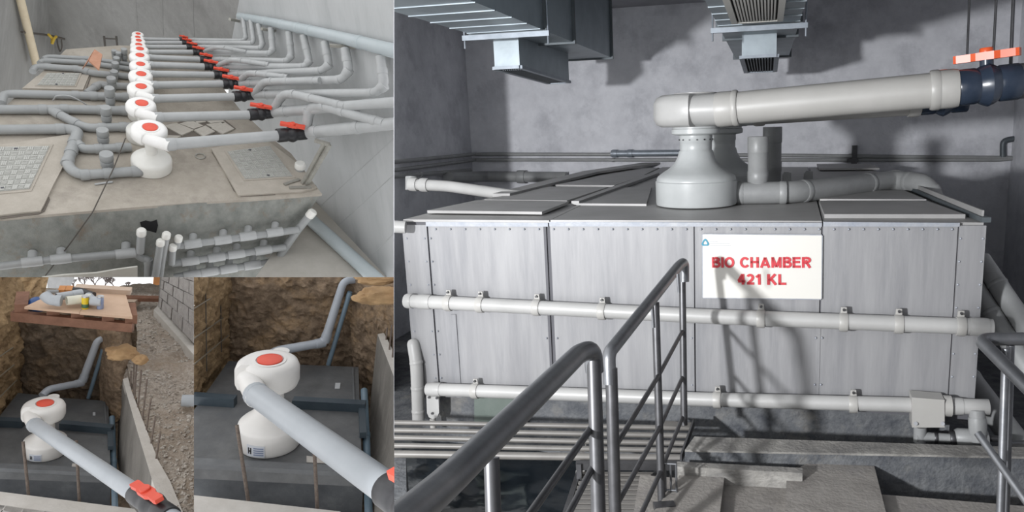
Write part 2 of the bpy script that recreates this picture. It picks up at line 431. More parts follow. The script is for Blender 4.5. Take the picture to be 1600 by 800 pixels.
# floor, ledge, slabs, water pit
zF = 0.075
fl = zp(zF)
struct('floor', prism([fl.hit(1000,742), Vector((XR,fl.hit(1000,742).y,zF)), Vector((XR,-1.6,zF)), Vector((-.15,-1.6,zF)), fl.hit(985,830)], Vector((0,0,-.5))), 'r_floor')
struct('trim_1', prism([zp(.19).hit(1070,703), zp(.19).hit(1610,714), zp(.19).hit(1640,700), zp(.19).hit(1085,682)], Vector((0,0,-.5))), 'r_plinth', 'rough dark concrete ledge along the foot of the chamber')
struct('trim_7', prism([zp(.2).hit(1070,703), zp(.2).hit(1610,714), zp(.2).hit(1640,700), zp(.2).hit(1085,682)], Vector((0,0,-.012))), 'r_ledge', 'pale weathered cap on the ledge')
lo = front.n*-.06
zb = front.hit(1000,617).z
pf = [p+front.n*-.05 for p in (FL, FR)]
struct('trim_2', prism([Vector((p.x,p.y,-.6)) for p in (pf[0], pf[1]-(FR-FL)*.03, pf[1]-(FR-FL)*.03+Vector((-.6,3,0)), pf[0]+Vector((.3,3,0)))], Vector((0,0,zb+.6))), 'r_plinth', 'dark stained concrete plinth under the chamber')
struct('trim_3', prism([zp(.17).hit(1058,721), zp(.17).hit(1254,731), zp(.17).hit(1254,739), zp(.17).hit(1056,729)][::-1], Vector((0,0,-.3))), 'r_ledge', 'narrow concrete kerb across the drain recess')
for i, px in enumerate(([(1062,742),(1132,744),(1121,830),(1000,830)], [(1229,742),(1262,723),(1366,728),(1392,830),(1226,830)])):
    struct('trim_%d' % (4+i), prism(zp(.12).poly(px), Vector((0,0,-.2))), 'r_floor', ['raised concrete slab beside the drain recess','raised concrete slab in front of the ledge'][i])
solo('water', patch(*[zp(-.3).hit(*p) for p in ((560,690),(1040,690),(1010,860),(560,860))], 60, 40, .015, 3.0, 3), 'water', 'dark rippling water in the pit below the pipe rack', 'water', smooth=True)
solo('debris', lathe(zp(-.29).hit(686,743), UP, [(.01,0),(.05,.005),(.045,.02),(.01,.03)], 9), 'r_ledge', 'small pale scrap floating on the dark water', 'debris')
struct('trim_6', prism([zp(.05).hit(616,712), zp(.05).hit(634,712), zp(.05).hit(636,800), zp(.05).hit(610,800)], Vector((0,0,-.6))), 'r_plinth', 'concrete edge of the water pit')
# ---- chamber
ch = thing('bio_chamber', 'large grey sheet-metal chamber carrying the BIO CHAMBER sign', 'tank', Vector(((FL.x+FR.x)/2, FL.y, 0)))
BL_, BR_ = roof.hit(935,266), roof.hit(1358,264)
mesh('body', prism([p+Vector((0,0,-.015)) for p in (FL, FR, BR_, BL_)], Vector((0,0,zb-ZR+.01))), 'joint', ch)
yt = lambda x: 353+(x-630)*.004
yb = lambda x: 615+.022*(x-665)
def lean(x, y):                      # panel joints follow the true verticals of the front
    a = front.hit(x, 353); b = Vector((a.x, a.y, a.z-1)); return a
def joint(x, y):                     # pixel x of the vertical line that passes (x,353), at height y
    a = front.hit(x, yt(x)); k = front.hit(x, y); z = k.z
    return Vector((a.x, a.y, z))
def panel(x0, x1, y0, y1, off=.012, name='panel', mt='sheet'):
    q = [joint(x0,y0), joint(x1,y0), joint(x1,y1), joint(x0,y1)]
    return mesh(name, prism([p+front.n*off for p in q], front.n*-(off+.004)), mt, ch)
panel(630,668, 351, 618, .016, 'corner_plate', 'sheet')
panel(670,851, 353, 618, .010)
panel(860,1084, 353, 618, .010)
panel(1086,1283, 353, 620, .010)
panel(1286,1496, 353, 624, .010)
panel(1498,1540, 352, 624, .016, 'corner_plate', 'sheet')
panel(696,704, 490, 618, .018, 'seam_strip', 'sheet')
panel(850,854, 353, 618, .014, 'seam_strip', 'joint')
panel(1077,1084, 505, 618, .016, 'seam_strip', 'sheet')
panel(1281,1286, 500, 620, .014, 'seam_strip', 'sheet')
# eaves flange
for x0, x1 in ((668,858),(860,1284),(1286,1498)):
    q = [joint(x0,346), joint(x1,347.5), joint(x1,353.5), joint(x0,353)]
    mesh('eaves_flange', prism([p+front.n*.022 for p in q], front.n*-.02), 'sheet_edge', ch)
# rivets share one mesh
rv = bpy.data.meshes.new('rivet'); bmr = bmesh.new(); bmesh.ops.create_icosphere(bmr, subdivisions=1, radius=.008); bmr.to_mesh(rv); bmr.free(); rv.materials.append(MT['sheet_edge'])
def rivet(x, y):
    o = bpy.data.objects.new('rivet', rv); COL.objects.link(o); o.parent = ch; o.location = joint(x,y)+front.n*.016-WLOC[ch.name]
for x in range(682, 1490, 23): rivet(x, 357.5)
for y in range(372, 612, 36):
    for x in (636, 664, 673, 1501, 1536): rivet(x, y)
for y in (527, 600):
    for x in (847, 864, 1080, 1279, 1289): rivet(x, y)
# roof sheets
def rs(px, h=.02, t=.018, name='roof_panel', mt='roof_sheet', dz=0):
    return mesh(name, prism([p+Vector((0,0,h)) for p in roof.poly(px)], Vector((0,0,-t))), mt, ch)
rs([(630,343.5),(858,345),(1030,262),(938,266)], .003, .017)
rs([(860,345.2),(1284,346.5),(1262,262),(1035,262)], .006, .019)
rs([(1286,346.7),(1537,348.5),(1358,263),(1266,262)], .003, .017)
rs([(668,336),(847,338.5),(889,321.5),(746,319)], .035, .02)
rs([(757,317),(886,319),(950,297),(858,296)], .03, .02)
rs([(868,293),(960,294),(1010,277),(945,277)], .03, .02)
rs([(1288,342),(1508,342.5),(1447,320),(1280,320)], .03, .026)
rs([(1281,317),(1447,318),(1412,303),(1276,303)], .03, .02)
rs([(1280,268),(1374,267),(1360,260),(1276,260)], .035, .02)
rs([(900,322),(1010,323),(1018,296),(960,296)], .022, .016)
rs([(770,311),(797,311),(935,274),(1030,259),(1005,259),(912,273)], .05, .03, 'roof_strip')
rs([(893,322),(905,322),(1030,275),(1020,274)], .04, .03, 'roof_strip')
mesh('roof_strip', bar(roof.hit(1541,349)+UP*.02, roof.hit(1408,293)+UP*.03, .05, .03, UP), 'galv_dark', ch)
mesh('roof_strip', bar(roof.hit(1535,347)+UP*.045, roof.hit(1406,291)+UP*.045, .012, .05, UP), 'roof_sheet', ch)
# ---- sign
sg = thing('sign_board', 'cream sign board reading BIO CHAMBER 421 KL in red', 'sign', front.hit(1190,467)+front.n*.02)
sp_ = front.up(.028)
SQ = [sp_.hit(1098,366.5), sp_.hit(1284,368), sp_.hit(1283,467), sp_.hit(1098.5,465)]
mesh('board', prism(SQ, front.n*-.016), 'sign_white', sg)
mesh('board_edge', join(*[bar(SQ[i]+front.n*-.004, SQ[(i+1)%4]+front.n*-.004, .012, .006, front.n) for i in range(4)]), 'sheet_edge', sg)
T_ = .215
def arc(cx, cy, rx, ry, a0, a1, n=10): return [(cx+rx*math.cos(math.radians(a0+(a1-a0)*k/n)), cy+ry*math.sin(math.radians(a0+(a1-a0)*k/n))) for k in range(n+1)]
h_ = T_/2
GL = {
 'B': (.70, [[(h_,0),(h_,1)], [(h_,1-h_),(.38,1-h_)]+arc(.38,.755,.21,.16,90,-90)+[(.38,.53),(h_,.53)], [(.40,.53)]+arc(.41,.3,.23,.21,90,-90)+[(.40,h_),(h_,h_)]]),
 'I': (.19, [[(h_,0),(h_,1)]]),
 'O': (.82, [arc(.41,.5,.32,.41,0,360,28)]),
 'C': (.76, [arc(.41,.5,.32,.41,38,322,22)]),
 'H': (.72, [[(h_,0),(h_,1)], [(.72-h_,0),(.72-h_,1)], [(0,.53),(.72,.53)]]),
 'A': (.84, [[(.09,0),(.42,1-h_*.4)], [(.75,0),(.42,1-h_*.4)], [(.2,.28),(.64,.28)]]),
 'M': (.84, [[(h_,0),(h_,1)], [(.84-h_,0),(.84-h_,1)], [(h_,.95),(.42,.06)], [(.84-h_,.95),(.42,.06)]]),
 'E': (.66, [[(h_,0),(h_,1)], [(0,1-h_),(.64,1-h_)], [(0,.53),(.6,.53)], [(0,h_),(.66,h_)]]),
 'R': (.76, [[(h_,0),(h_,1)], [(h_,1-h_),(.42,1-h_)]+arc(.42,.72,.22,.185,90,-90)+[(.42,.535),(h_,.535)], [(.38,.5),(.66,0)]]),
 '4': (.60, [[(.42,0),(.42,1)], [(.38,.96),(.08,.34)], [(.04,.30),(.60,.30)]]),
 '2': (.58, [arc(.28,.68,.2,.23,160,-20,12)+[(.40,.44),(.10,.12)], [(.02,h_),(.58,h_)]]),
 '1': (.40, [[(.30,0),(.30,1)], [(.28,.90),(.06,.70)]]),
 'K': (.74, [[(h_,0),(h_,1)], [(.15,.38),(.62,1)], [(.30,.55),(.66,0)]]),
 'L': (.60, [[(h_,0),(h_,1)], [(0,h_),(.60,h_)]]), ' ': (.3, [])}
def ribbon(pl, w_):
    n = len(pl); L, R = [], []
    closed = (Vector(pl[0])-Vector(pl[-1])).length < 1e-6
    for i in range(n):
        a = Vector(pl[i-1]) if i else (Vector(pl[-2]) if closed else None); b = Vector(pl[i]); c = Vector(pl[i+1]) if i < n-1 else (Vector(pl[1]) if closed else None)
        d = ((b-a).normalized() if a is not None else Vector((0,0)))+((c-b).normalized() if c is not None else Vector((0,0)))
        d.normalize(); m = Vector((-d.y, d.x))
        k = 1.0
        if a is not None and c is not None: k = 1/max(.5, abs(m.dot(Vector((-(b-a).normalized().y, (b-a).normalized().x)))))
        L.append(b+m*w_/2*k); R.append(b-m*w_/2*k)
    return L, R
def lettering(txt, c, height, xdir, updir, nrm, mt, parent, width):
    gap = .10; W = sum(GL[ch_][0]+gap for ch_ in txt)-gap; x = 0; kx = width/W
    for ch_ in txt:
        gw, st = GL[ch_]; gs = []
        for pl in st:
            L, R = ribbon(pl, T_); n = len(L)
            tp = lambda v: c+xdir*((x+v.x-W/2)*kx)+updir*((v.y-.5)*height)
            vs = [tp(v) for v in L]+[tp(v) for v in R]; vs += [v+nrm*.003 for v in vs]; fs = []
            for i in range(n-1):
                fs += [[i,i+1,n+i+1,n+i],[2*n+i,2*n+i+1,3*n+i+1,3*n+i],[i,i+1,2*n+i+1,2*n+i],[n+i,n+i+1,3*n+i+1,3*n+i]]
            fs += [[0,n,3*n,2*n],[n-1,2*n-1,4*n-1,3*n-1]]
            gs.append((vs, fs))
        if gs: mesh('letter', join(*gs), mt, parent)
        x += gw+gap
def sl(u, v): return sp_.hit(u, v, .002)
xd = (sl(1266,410)-sl(1110,410)).normalized(); ud = front.n.cross(xd).normalized(); ud = ud if ud.z > 0 else -ud
mp_ = (sl(1266,411)-sl(1111,409)).length
lettering('BIO CHAMBER', sl(1188.5,410), (sl(1190,402)-sl(1190,418.5)).length, xd, ud, front.n, 'sign_red', sg, mp_)
lettering('421 KL', sl(1190,436.5), (sl(1190,428.5)-sl(1190,445)).length, xd, ud, front.n, 'sign_red', sg, (sl(1228,437)-sl(1152,437)).length)
tri = []
for k in range(18):
    a = 2*math.pi*k/18+math.pi/2; r_ = 1+.18*math.cos(3*(a-math.pi/2)); tri.append((r_*math.cos(a), r_*math.sin(a)))
cc = sl(1102,379.5); kk = (sl(1107.5,379)-sl(1102,379)).length
n_ = len(tri); vs = [cc+xd*(x*kk)+ud*(y*kk) for x, y in tri]+[cc+xd*(x*kk*.52)+ud*(y*kk*.52) for x, y in tri]
vs = vs+[v+front.n*.002 for v in vs]
fs = []
for i in range(n_):
    j = (i+1) % n_; fs += [[i,j,n_+j,n_+i],[2*n_+i,2*n_+j,3*n_+j,3*n_+i],[i,j,2*n_+j,2*n_+i],[n_+i,n_+j,3*n_+j,3*n_+i]]
mesh('logo', (vs, fs), 'sign_teal', sg)
for x0, x1, y in ((1109,1121,377.5),(1109,1140,380.5),(1109,1142,383.5)):
    mesh('small_print', prism([sl(x0,y-.5), sl(x1,y-.5), sl(x1,y+.5), sl(x0,y+.5)], front.n*.001), 'sign_grey', sg)
# ---- two pipes strapped to the front
def strap_pipe(label, px, r, clamps, off, ends, mt='pvc_white'):
    pts = [front.hit(u,v,off) for u, v in px]
    t = thing('front_pipe', label, 'pipe', pts[0])
    mesh('pipe_run', tube(pts, r, 24, 0), mt, t, True)
    d = (pts[-1]-pts[0]).normalized()
    for (u, v), w_ in ends:
        mesh('end_sleeve', collar(front.hit(u,v,off), d, r*1.12, w_), mt, t, True)
    for u, v in clamps:
        p = front.hit(u,v,off); n = front.n
        c = mesh('clamp', collar(p, d, r*1.2, .05), 'pvc_cream', t, True)
        if c:
            mesh('lug', prism([p+UP*(r*1.0)+d*x+n*-.02 for x in (-.02,.02)]+[p+UP*(r*1.9)+d*x+n*-.02 for x in (.016,-.016)], n*.014), 'pvc_cream', c)
            mesh('bolt', tube([p+UP*(r*1.62)+n*-.01, p+UP*(r*1.62)+n*.012], .008, 8, 0), 'steel_dark', c, True)
    return t
ru = 12.5*4.3/F
strap_pipe('upper white drain pipe strapped across the chamber front below the sign', [(634,470),(1100,494),(1551,511.5)], ru,
    [(701,473.5),(751,476),(839,480.5),(941,486.5),(1189,498),(1318,503.5),(1404,506.5),(1501,510)], .085, [((664,471.5),.10),((640,470.3),.05),((1530,510.7),.10)])
strap_pipe('lower white drain pipe along the bottom edge of the chamber', [(668,608),(1100,624),(1545,636)], ru*.96,
    [(743,611),(1121,624.7),(1333,631.5)], .085, [((680,608.5),.10),((1490,634.6),.10)])
# junction box and bracket on the lower pipe
t = thing('junction_box', 'grey bracket box clipped round the right end of the lower pipe', 'box', front.hit(1450,668,.1))
mesh('housing', prism([front.hit(u,v,.16) for u, v in ((1425,621),(1476,625),(1476,668),(1425,668))], front.n*-.12), 'pvc_cream', t)
mesh('top_cap', tube([front.hit(1424,632,.10), front.hit(1449,633,.10)], ru*1.22, 20, 0), 'pvc_cream', t, True)
mesh('collar', tube([front.hit(1474,634,.10), front.hit(1486,634.5,.10)], ru*1.3, 20, 0), 'pvc_cream', t, True)
for u in (1431, 1473): mesh('bolt', tube([front.hit(u,662,.155), front.hit(u,662,.172)], .012, 8, 0), 'steel', t, True)
t = thing('hanger_plate', 'rounded white hanger plate below the left end of the lower pipe', 'bracket', front.hit(676,655,.1))
mesh('plate', prism([front.hit(u,v,.1) for u, v in ((666,614),(685,615),(686,645),(683,652),(676,655),(670,652),(667,645))], front.n*-.02), 'pvc_white', t)
for u, v in ((670,621),(682,622),(675,646)): mesh('bolt', tube([front.hit(u,v,.09), front.hit(u,v,.115)], .009, 8, 0), 'steel_dark', t, True)
solo('bracket_foot', tube([front.hit(676,654,.09), front.hit(677,668,.09)], .022, 12, 0), 'pvc_cream', 'small stub foot under the rounded hanger plate', 'bracket', smooth=True)
solo('cover_plate', prism([front.hit(u,v,.02) for u, v in ((741,621),(820,624),(820,664),(741,662))], front.n*-.015), 'green_plate', 'flat green-grey plate fixed to the dark plinth', 'plate')
# drain fittings right of the box
t = thing('drain_fitting', 'grey elbow and dark coupling below the bracket box', 'fitting', front.hit(1440,690,.1))
mesh('drop', tube([front.hit(1438,666,.1), front.hit(1437,690,.1)], .038, 16, 0), 'pvc_gray', t, True)
mesh('coupling', tube([front.hit(1432,682,.1), front.hit(1452,683,.1), front.hit(1492,685,.1)], [.04,.03,.028], 16, 0), 'pvc_gray', t, True)
mesh('collar', collar(front.hit(1462,684,.1), FR-FL, .036, .02), 'steel_dark', t, True)
mesh('collar', collar(front.hit(1488,685,.1), FR-FL, .05, .03), 'steel_dark', t, True)
t = thing('motor_box', 'grey cylindrical pump motor on the ledge behind the right railing', 'motor', front.hit(1515,695,.1))
mesh('casing', tube([front.hit(1492,683,.1), front.hit(1496,683,.1), front.hit(1538,685,.1), front.hit(1544,685,.1)], [.045,.055,.055,.045], 20, 0), 'pvc_gray', t, True)
mesh('foot', prism([front.hit(u,v,.13) for u, v in ((1496,686),(1540,688),(1540,698),(1496,697))], front.n*-.1), 'pvc_gray', t)
mesh('shaft', tube([front.hit(1540,684,.1), front.hit(1580,688,.1)], .02, 12, 0), 'steel_dark', t, True)
# ---- blowers on the roof
hd = P(1480,140,4.55)-P(1100,170,5.0)
o1 = roof.hit(1088,322)+UP*.012; s1 = 63*dep(o1)/F/.298
t, L1, z1 = pump('pale grey bell-shaped blower at the front of the chamber roof', o1, UP, hd, s1, ('pvc_pump','pvc_white'), 'bell', None)
ring_ = [(math.cos(2*math.pi*k/14), math.sin(2*math.pi*k/14)) for k in range(14)]
for x, y in ring_:
    mesh('bolt', tube([L1(.114*x,.114*y,.475), L1(.126*x,.126*y,.475)], .006, 6, 0), 'steel_dark', t)
a = L1(.24,-.205,z1); b = P(1493,138,4.5); c = P(1640,122,4.36)
pr_ = .108*s1
t = pipe('discharge_pipe', 'thick cream discharge pipe running right from the front blower', [a, b], pr_, 'pvc_cream', None, 'pipe', [(0,.0),(0,.965)], 28, 0, 'pvc_cream', 0, 1.2, 1.1)
dv = (b-a).normalized()
mesh('socket_ring', collar(a+dv*.07, dv, pr_*1.13, .04), 'pvc_cream', t, True)
mesh('socket_ring', collar(b-dv*.12, dv, pr_*1.15, .06), 'pvc_cream', t, True)
b2 = P(1592,127,4.43)
valve('dark blue ball valve with an orange-red lever on the thick cream pipe', b, b2, pr_*.86, UP, None, 1.0, True, 'red_handle', 'pvc_valve', (b2-b)+AZ*.25)
t = pipe('outlet_stub', 'cream pipe stub leaving the dark valve at the right edge', [b2, c], pr_*.92, 'pvc_cream', None, 'pipe', [(0,.1)], 24, 0, 'steel', 0, .5, 1.06)
o2 = roof.hit(1127,307)+UP*.012
t, L2, z2 = pump('grey blower half hidden behind the front blower', o2, UP, hd, s1*.98, ('pvc_pump','pvc_pump'), 'bell', None)
a = L2(.26,-.205,z2); b = P(1436,158,5.4)
pipe('discharge_pipe', 'grey discharge pipe just behind and below the thick cream one', [a, b], pr_*.95, 'pvc_cream', None, 'pipe', [(0,.05),(0,.97)], 24, 0, 'pvc_cream', 0, .8, 1.12)
valve('dark valve with a red lever half hidden behind the cream pipe', b, P(1512,152,5.3), pr_*.82, UP, None, 1.0, True, 'red_handle', 'pvc_valve', (b2-b)+AZ*-.2)
# manifold on the roof
ro = roof.up(.09)
mp = [ro.hit(1146,302), ro.hit(1232,301), ro.hit(1300,294), ro.hit(1398,281), P(1448,288,5.75), P(1464,325,5.7)]
t = pipe('manifold_pipe', 'dark grey pipe leading from the blower foot to the right roof edge', mp, .084, 'pvc_gray', None, 'pipe', [(0,.12),(0,.9),(1,.35),(2,.55),(3,.0),(3,.5),(4,.3)], 24, 2.2, None, 0, .6, 1.06)
for u, v0, D_, lb in ((1184,214,None,'front grey capped riser standing on the roof manifold'), (1203,215,1,'rear grey riser close behind the capped one')):
    base = ro.hit(1184,301) if D_ is None else roof.up(.05).hit(1206,285)
    h = dep(base)*(300-v0)/F*1.0
    t = thing('riser_pipe', lb, 'pipe', base)
    rr = 15.5*dep(base)/F*(1 if D_ is None else .9)
    mesh('pipe_run', lathe(base, UP, [(rr*1.0,-.02),(rr*1.0,h*.2),(rr*1.05,h*.21),(rr*1.05,h*.38),(rr,h*.39),(rr,h-.005),(rr*.95,h)], 28), 'pvc_gray', t, True)
    mesh('cap', lathe(base+UP*h*.72, UP, [(rr*1.02,0),(rr*1.05,.01),(rr*1.05,h*.275),(rr*1.0,h*.285)], 28), 'pvc_gray', t, True)
for u, v in ((1222,278),(1256,276)):
    solo('roof_bracket', prism([roof.hit(u,v+6)+UP*.01, roof.hit(u+14,v+6)+UP*.01, roof.hit(u+14,v+6)+UP*.09, roof.hit(u+9,v+6)+UP*.1, roof.hit(u+3,v+6)+UP*.1, roof.hit(u,v+6)+UP*.07], Vector((0,.05,0))), 'pvc_gray', 'dark saddle bracket on the roof %s' % ('beside the rear riser' if u < 1240 else 'behind the dark manifold pipe'), 'bracket')
# ---- ducts
def duct(label, x0, x1, ynear, ybar, yfar, zb_, zt, outlet, vent=None):
    t = thing('air_duct', label, 'duct', Vector(((x0+x1)/2, ynear, zb_)))
    mesh('duct_body', box((x0,ynear,zb_), (x1,yfar,zt)), 'galv', t)
    for y in np.arange(ybar-2.6, ybar, .36):
        if y > ynear: mesh('rib', box((x0-.004,y,zb_-.007), (x1+.004,y+.012,zb_+.004)), 'galv', t)
    for y in (ybar+.02, ybar+1.0, yfar-.05):
        mesh('flange', box((x0-.03,y,zb_-.02), (x1+.03,y+.04,zt)), 'galv_dark', t)
    b = mesh('hanger_bar', box((x0-.07,ybar-.04,zb_-.06), (x1+.07,ybar,zb_-.015)), 'galv_bar', t)
    for x in (x0-.055, x1+.055): mesh('hanger_rod', tube([Vector((x,ybar-.02,zb_-.13)), Vector((x,ybar-.02,ZC))], .008, 8, 0), 'galv_bar', t, True)
    ox0, ox1, oy0, oy1, oz0, oz1 = outlet
    q = [Vector((ox0,oy0,oz0)), Vector((ox1,oy0,oz0)), Vector((ox1,oy1,oz1)), Vector((ox0,oy1,oz1))]
    n = len(q); vs = q+[Vector((p.x,p.y,zb_+.01)) for p in q]
    ol = mesh('outlet_box', (vs, [[0,1,2,3],[4,5,6,7],[0,1,5,4],[1,2,6,5],[2,3,7,6],[3,0,4,7]]), 'galv', t)
    ins = .05; qq = []
    ce = sum(q, Vector())/4
    for p in q: qq.append(ce+(p-ce)*.86+Vector((0,0,-.012)))
    if ol:
        mesh('grille_void', prism([p+Vector((0,0,.0)) for p in qq], Vector((0,0,.01))), 'dark_void', ol)
        for i in range(4):
            a, b = q[i]+Vector((0,0,-.01)), q[(i+1)%4]+Vector((0,0,-.01)); mesh('grille_frame', bar(a, b, .05, .03, UP), 'galv_bar', ol)
        for i in range(1, 10):
            f = i/10; mesh('slat', bar(qq[0].lerp(qq[1],f)+Vector((0,0,-.006)), qq[3].lerp(qq[2],f)+Vector((0,0,-.006)), .012, .012, UP), 'galv_dark', ol)
    if vent:
        vx0, vx1, vy0, vy1 = vent
        g = mesh('vent_void', box((vx0,vy0,zb_-.012), (vx1,vy1,zb_-.004)), 'dark_void', t)
        for a, b in (((vx0-.05,vy0-.05),(vx1+.05,vy0)),((vx0-.05,vy1),(vx1+.05,vy1+.05)),((vx0-.05,vy0),(vx0,vy1)),((vx1,vy0),(vx1+.05,vy1))):
            mesh('vent_frame', box((a[0],a[1],zb_-.03), (b[0],b[1],zb_-.002)), 'grille_frame', t)
        for i in range(1, 14):
            x = vx0+(vx1-vx0)*i/14; mesh('slat', box((x-.007,vy0,zb_-.026), (x+.007,vy1,zb_-.012)), 'grille_frame', t)
    return t
ZD = 2.92
yb1 = zp(ZD-.04).hit(790,57).y; xa = zp(ZD-.04).hit(724,57).x; xb = zp(ZD-.04).hit(857,57).x
yf = zp(ZD).hit(937,91).y
of = zp(2.65); p0 = of.hit(773,105); p1 = of.hit(821,105)
duct('long galvanized duct under the ceiling at the upper left', xa, xb, .5, yb1, yf, ZD, ZC-.12, (p0.x, p1.x, p0.y, p0.y+1.75, 2.65, 2.60))
yb2 = zp(ZD-.04).hit(1184,45).y; xa2 = zp(ZD-.04).hit(1121,45).x; xb2 = zp(ZD-.04).hit(1248,45).x
yf2 = zp(ZD).hit(1190,89).y
of = zp(2.71); p0 = of.hit(1159,88); p1 = of.hit(1213,88)
v0 = zp(ZD).hit(1152,31); v1 = zp(ZD).hit(1214,31)
duct('galvanized duct with a white slatted vent at the top centre', xa2, xb2, 1.2, yb2, yf2, ZD, ZC-.12, (p0.x, p1.x, p0.y, p0.y+1.45, 2.71, 2.66), (v0.x, v1.x, v0.y-1.3, v0.y))
# hanging rods on the right
for i, (u0, u1, v1) in enumerate(((1517,1511,92),(1560,1552,86),(1586,1579,108))):
    a = P(u1, v1, 4.75 if i else 5.5); b = P(u0, -60, 4.75 if i else 5.5)
    solo('hanging_rod', tube([a, b], .009 if i < 2 else .012, 8, 0), 'steel_dark', 'thin rod hanging from the ceiling, %s of three above the red levers' % ['leftmost','middle','rightmost'][i], 'rod', 'rods above the valves', True)
# ---- wall pipework
def wp(label, px, off, r, mt, cl=(), name='wall_pipe'):
    return pipe(name, label, px, r, mt, None, 'pipe', cl, 12, 1.5, None, 0, 1.5, 1.25)
def bk(u, v, o=.06): return backp.hit(u, v, o)
lw = Pl(Vector((XL,0,0)), Vector((1,0,0)))
wp('upper thin conduit running round the back wall', [lw.hit(600,254.5,.06), bk(740,241)+Vector((.03,0,0)), bk(1100,241.5), bk(1600,247)], 0, .028, 'pvc_gray', [(1,.62),(2,.48)])
wp('lower thin conduit running round the back wall', [lw.hit(600,268,.06), bk(740,250)+Vector((.03,0,0)), bk(1100,250), bk(1560,250), bk(1600,246)], 0, .026, 'pvc_gray', [(1,.62),(2,.5)])
wp('insulated conduit section behind the front blower', [bk(955,240,.1), bk(1070,239,.1)], 0, .05, 'galv_bar', [(0,.26),(0,.05)])
wp('thin pipe low on the left wall', [lw.hit(600,277,.1), lw.hit(690,270,.1), lw.hit(735,266,.1)], 0, .03, 'pvc_gray', [(0,.6)])
wp('grey pipe along the foot of the back wall', [lw.hit(700,277,.15), bk(745,276,.15)+Vector((.15,0,0)), bk(885,277,.15)], 0, .085, 'pvc_gray', [(1,.45)])
wp('capped grey pipe lying left of the chamber roof', [P(644,288,7.0), P(700,291,6.9), P(812,307,6.6)], 0, .055, 'pvc_white', [(0,.05),(0,.35)])
solo('pipe_fitting', tube([P(643,276,7.05), P(643,297,7.05)], .06, 12, 0), 'pvc_gray', 'dark upright fitting at the end of the capped grey pipe', 'fitting', smooth=True)
t = thing('wall_bracket', 'small dark bracket holding the conduits on the back wall', 'bracket', bk(1335,256))
mesh('plate', box(tuple(bk(1331,256,.1)), tuple(bk(1339,227,.02))), 'steel_dark', t); mesh('clip', box(tuple(bk(1324,254,.12)), tuple(bk(1340,247,.02))), 'steel_dark', t)
wp('dark angled conduit at the right end of the back wall', [bk(1567,245), bk(1567,220), bk(1600,214)], 0, .04, 'galv_dark')
# left side
wp('white pipe stub entering from behind the chamber corner', [P(590,353,4.98), P(634,355,5.0)], 0, .045, 'pvc_white')
lp = [front.hit(646,538,.03), front.hit(651,570,.06), front.hit(654,655,.08)]
t = pipe('down_pipe', 'white rounded downpipe at the lower left corner of the chamber', lp, .046, 'pvc_white', None, 'pipe', [(0,.9),(1,.42),(1,.85)], 18, 2, None, 0, .5, 1.08)
mesh('top_cap', lathe(lp[0], (lp[0]-lp[1]), [(.046,0),(.044,.014),(.034,.032),(.012,.042)], 18), 'pvc_white', t, True)
# right side pipes in the dark
for i, (a, b, r) in enumerate((((1532,405,4.6),(1625,545,4.2),.062), ((1520,445,4.55),(1620,600,4.15),.06), ((1480,545,5.3),(1620,735,4.15),.08))):
    pipe('slanting_pipe', ['upper slanting pipe in the dark gap right of the chamber','middle slanting pipe in the dark gap right of the chamber','lowest thick slanting pipe beyond the right railing'][i], [P(*a), P(*b)], r, 'pvc_gray', 'slanting pipes right of the chamber', 'pipe', [(0,.3)], 16, 0, None, 0, .4, 1.06)
pipe('upright_pipe', 'short upright grey pipe at the lower right chamber corner', [P(1526,640,4.2), P(1529,690,4.2)], .045, 'pvc_gray', None, 'pipe', [(0,.5)], 16, 0)
# ---- rack of five pipes
rk = zp(.12)
ry = [(660,669,1081),(672,681,1078),(683.5,693,1074),(696,704,1070),(709.5,716,1066)]
for i, (y0, y1, x1) in enumerate(ry):
    pipe('rack_pipe', 'grey rack pipe over the water, %s from the plinth' % ORD[i], [rk.hit(560,y0-1), rk.hit(x1,y1)], .0165 if i < 4 else .023, 'rack_pipe', 'rack pipes over the water', 'pipe', (), 16, 0)
t = thing('pipe_stand', 'dark steel end frame holding the five rack pipes', 'frame', rk.hit(1075,690))
mesh('end_plate', bar(rk.hit(1084,664)+UP*.02, rk.hit(1064,722)+UP*.02, .012, .05, UP), 'steel_dark', t)
mesh('cross_beam', bar(rk.hit(900,722)-UP*.02, rk.hit(1064,722)-UP*.02, .03, .05, UP), 'steel_dark', t)
mesh('gusset_plate', prism([p+UP*.03 for p in rk.poly([(1037,664),(1083,667),(1078,675),(1033,672)])], UP*-.01), 'rack_pipe', t)
for u in (905,): mesh('post', bar(rk.hit(u,724), rk.hit(u,724)-UP*.5, .03, .03, Vector((0,1,0))), 'steel_dark', t)
# grating and little frame
t = thing('grating', 'steel bar grating step beside the water pit', 'grating', zp(.02).hit(960,770))
for i in range(9):
    y = 741+i*7.5
    mesh('bar', bar(zp(.02).hit(908-i*2.2,y), zp(.02).hit(1030-i*3,y+1), .03, .02, UP), 'rack_pipe', t)
for u in (905, 1026): mesh('side_bar', bar(zp(.015).hit(u,738), zp(.015).hit(u-24,812), .03, .03, UP), 'steel_dark', t)
t = thing('wire_frame', 'small upright steel frame beside the rail post foot', 'frame', zp(.12).hit(1045,768))
fA, fB = zp(.12).hit(1040,768), zp(.12).hit(1057,769); hh_ = dep(fA)*47/F
for a, b in ((fA, fA+UP*hh_), (fB, fB+UP*hh_), (fA.lerp(fB,.5), fA.lerp(fB,.5)+UP*hh_), (fA+UP*hh_, fB+UP*hh_), (fA+UP*.01, fB+UP*.01)):
    mesh('rod', tube([a, b], .006, 8, 0), 'steel', t, True)
